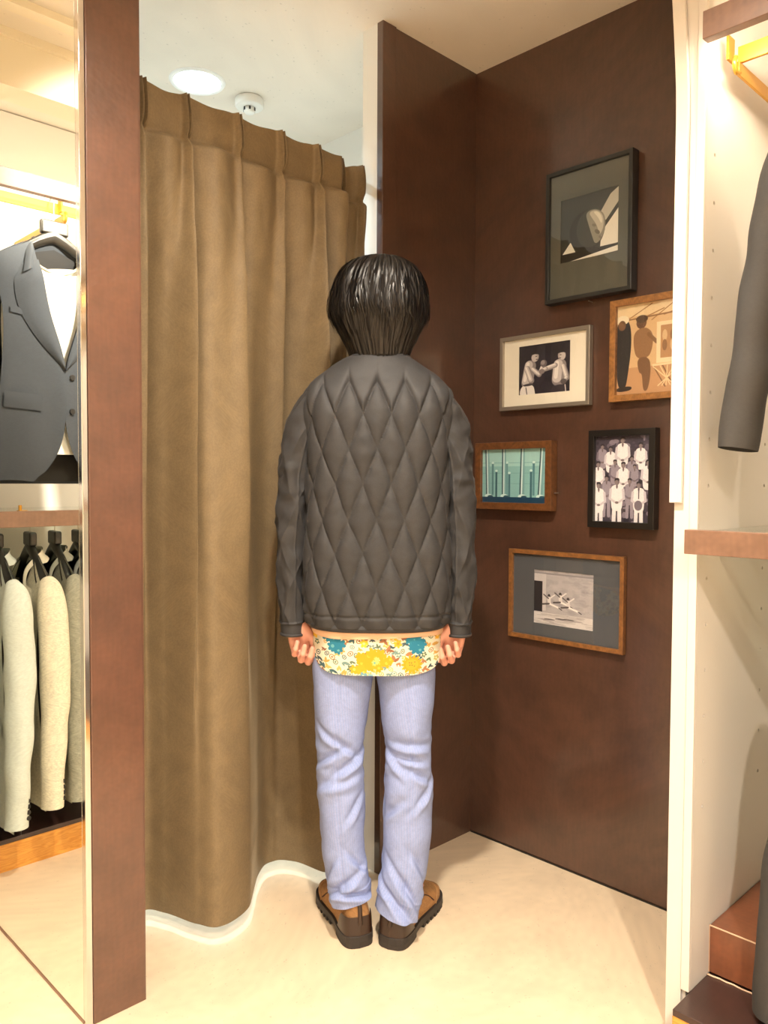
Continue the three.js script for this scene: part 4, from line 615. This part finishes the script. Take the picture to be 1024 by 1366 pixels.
    const toeCap = part('toe_seam', tube(Array.from({ length: 15 }, (_, i) => { const a = Math.PI * i / 14, l = .205 + .035 * Math.sin(a), hw = spl(HW, l)[0] - .001, H = spl(TOPH, l)[0] + .001; return put(l, Math.sign(Math.cos(a)) * Math.abs(Math.cos(a)) ** .6 * hw, .03 + (H - .03) * Math.sin(a) ** .62); }), .0016, 40, 6), suede, sh);
    part('heel_counter', grid(40, 16, (u, v) => { // wraps the back of the heel, its wings falling to the welt
      const s = lerp(-1, 1, u), l = .074 * Math.pow(Math.abs(s), 1.35), hw = Math.max(.004, spl(HW, l)[0]) + .0005, top = lerp(.079, .032, ss(.62, 1, Math.abs(s))), y = lerp(.0295, top, v), H = spl(TOPH, l)[0], sn = clamp((y - .03) / (H - .03), 0, 1), cs = Math.sqrt(Math.max(0, 1 - Math.pow(sn, 2 / .62))), w = Math.sign(s) * Math.pow(cs, .6) * hw * (Math.abs(s) < .12 ? Math.abs(s) / .12 : 1);
      const lean = l < .06 ? (y - .03) * .10 * (1 - l / .06) : 0; return put(l + lean - .0022, w * 1.03, y); }), leather, sh, 'dark brown leather heel counter');
    part('back_stay', tube([put(.0005, 0, .06), put(.004, 0, .085), put(.009, 0, .108), put(.016, 0, .114)], .006, 16, 8), leather, sh);
    const soleShape = k => { const s = new THREE.Shape(); for (let i = 0; i <= 60; i++) { const [l, w] = outline(i / 60, k, 0); if (i) s.lineTo(l, w); else s.moveTo(l, w); } return s; };
    const soleG = (k, y0, y1) => { const g = new THREE.ExtrudeGeometry(soleShape(k), { depth: y1 - y0, bevelEnabled: true, bevelSize: .0015, bevelThickness: .0015, bevelSegments: 2 }); const p = g.attributes.position; for (let i = 0; i < p.count; i++) { const q = put(p.getX(i) - .003 + p.getX(i) * .02, p.getY(i), y0 + p.getZ(i)); p.setXYZ(i, ...q); } g.computeVertexNormals(); if (m !== 0) { const q = g.toNonIndexed ? g : g; return q; } };
    const sole = part('sole', soleG(1.06, .014, .030), rubber, sh, 'black lugged rubber sole');
    const heelShape = new THREE.Shape(); for (let i = 0; i <= 40; i++) { const a = i / 40, l = .085 * (a < .5 ? 1 - a * 2 : a * 2 - 1), w = spl(HW, Math.max(.0005, l))[0] * 1.05 * (a < .5 ? 1 : -1); if (i) heelShape.lineTo(l, w); else heelShape.moveTo(l, w); } heelShape.closePath();
    const hgm = new THREE.ExtrudeGeometry(heelShape, { depth: .013, bevelEnabled: false }); { const p = hgm.attributes.position; for (let i = 0; i < p.count; i++) p.setXYZ(i, ...put(p.getX(i) - .004, p.getY(i), .0008 + p.getZ(i))); hgm.computeVertexNormals(); } part('heel_block', hgm, rubber, sole);
    for (const s of [-1, 1]) for (let k = 0; k < 7; k++) { const l = .135 + k * .021, w = spl(HW, l)[0] * 1.0; const g = new THREE.BoxGeometry(.014, .012, .022); const q = put(l, s * (w - .008), .0075); g.rotateY(-m * ang * 1 + Math.PI / 2); g.translate(...q); part('tread_lug', g, rubber, sole); }
    part('lace', tube([put(.118, m * .034, .075), put(.135, m * .036, .079), put(.155, m * .034, .076), put(.178, m * .040, .062), put(.190, m * .048, .048)], .0019, 30, 6), laceM, sh); part('lace', tube([put(.12, -.012, .108), put(.14, .014, .099), put(.16, -.012, .091), put(.178, .012, .084)], .002, 24, 6), laceM, sh);
  }
}
scene.updateMatrixWorld(true);
renderer.render(scene, camera);
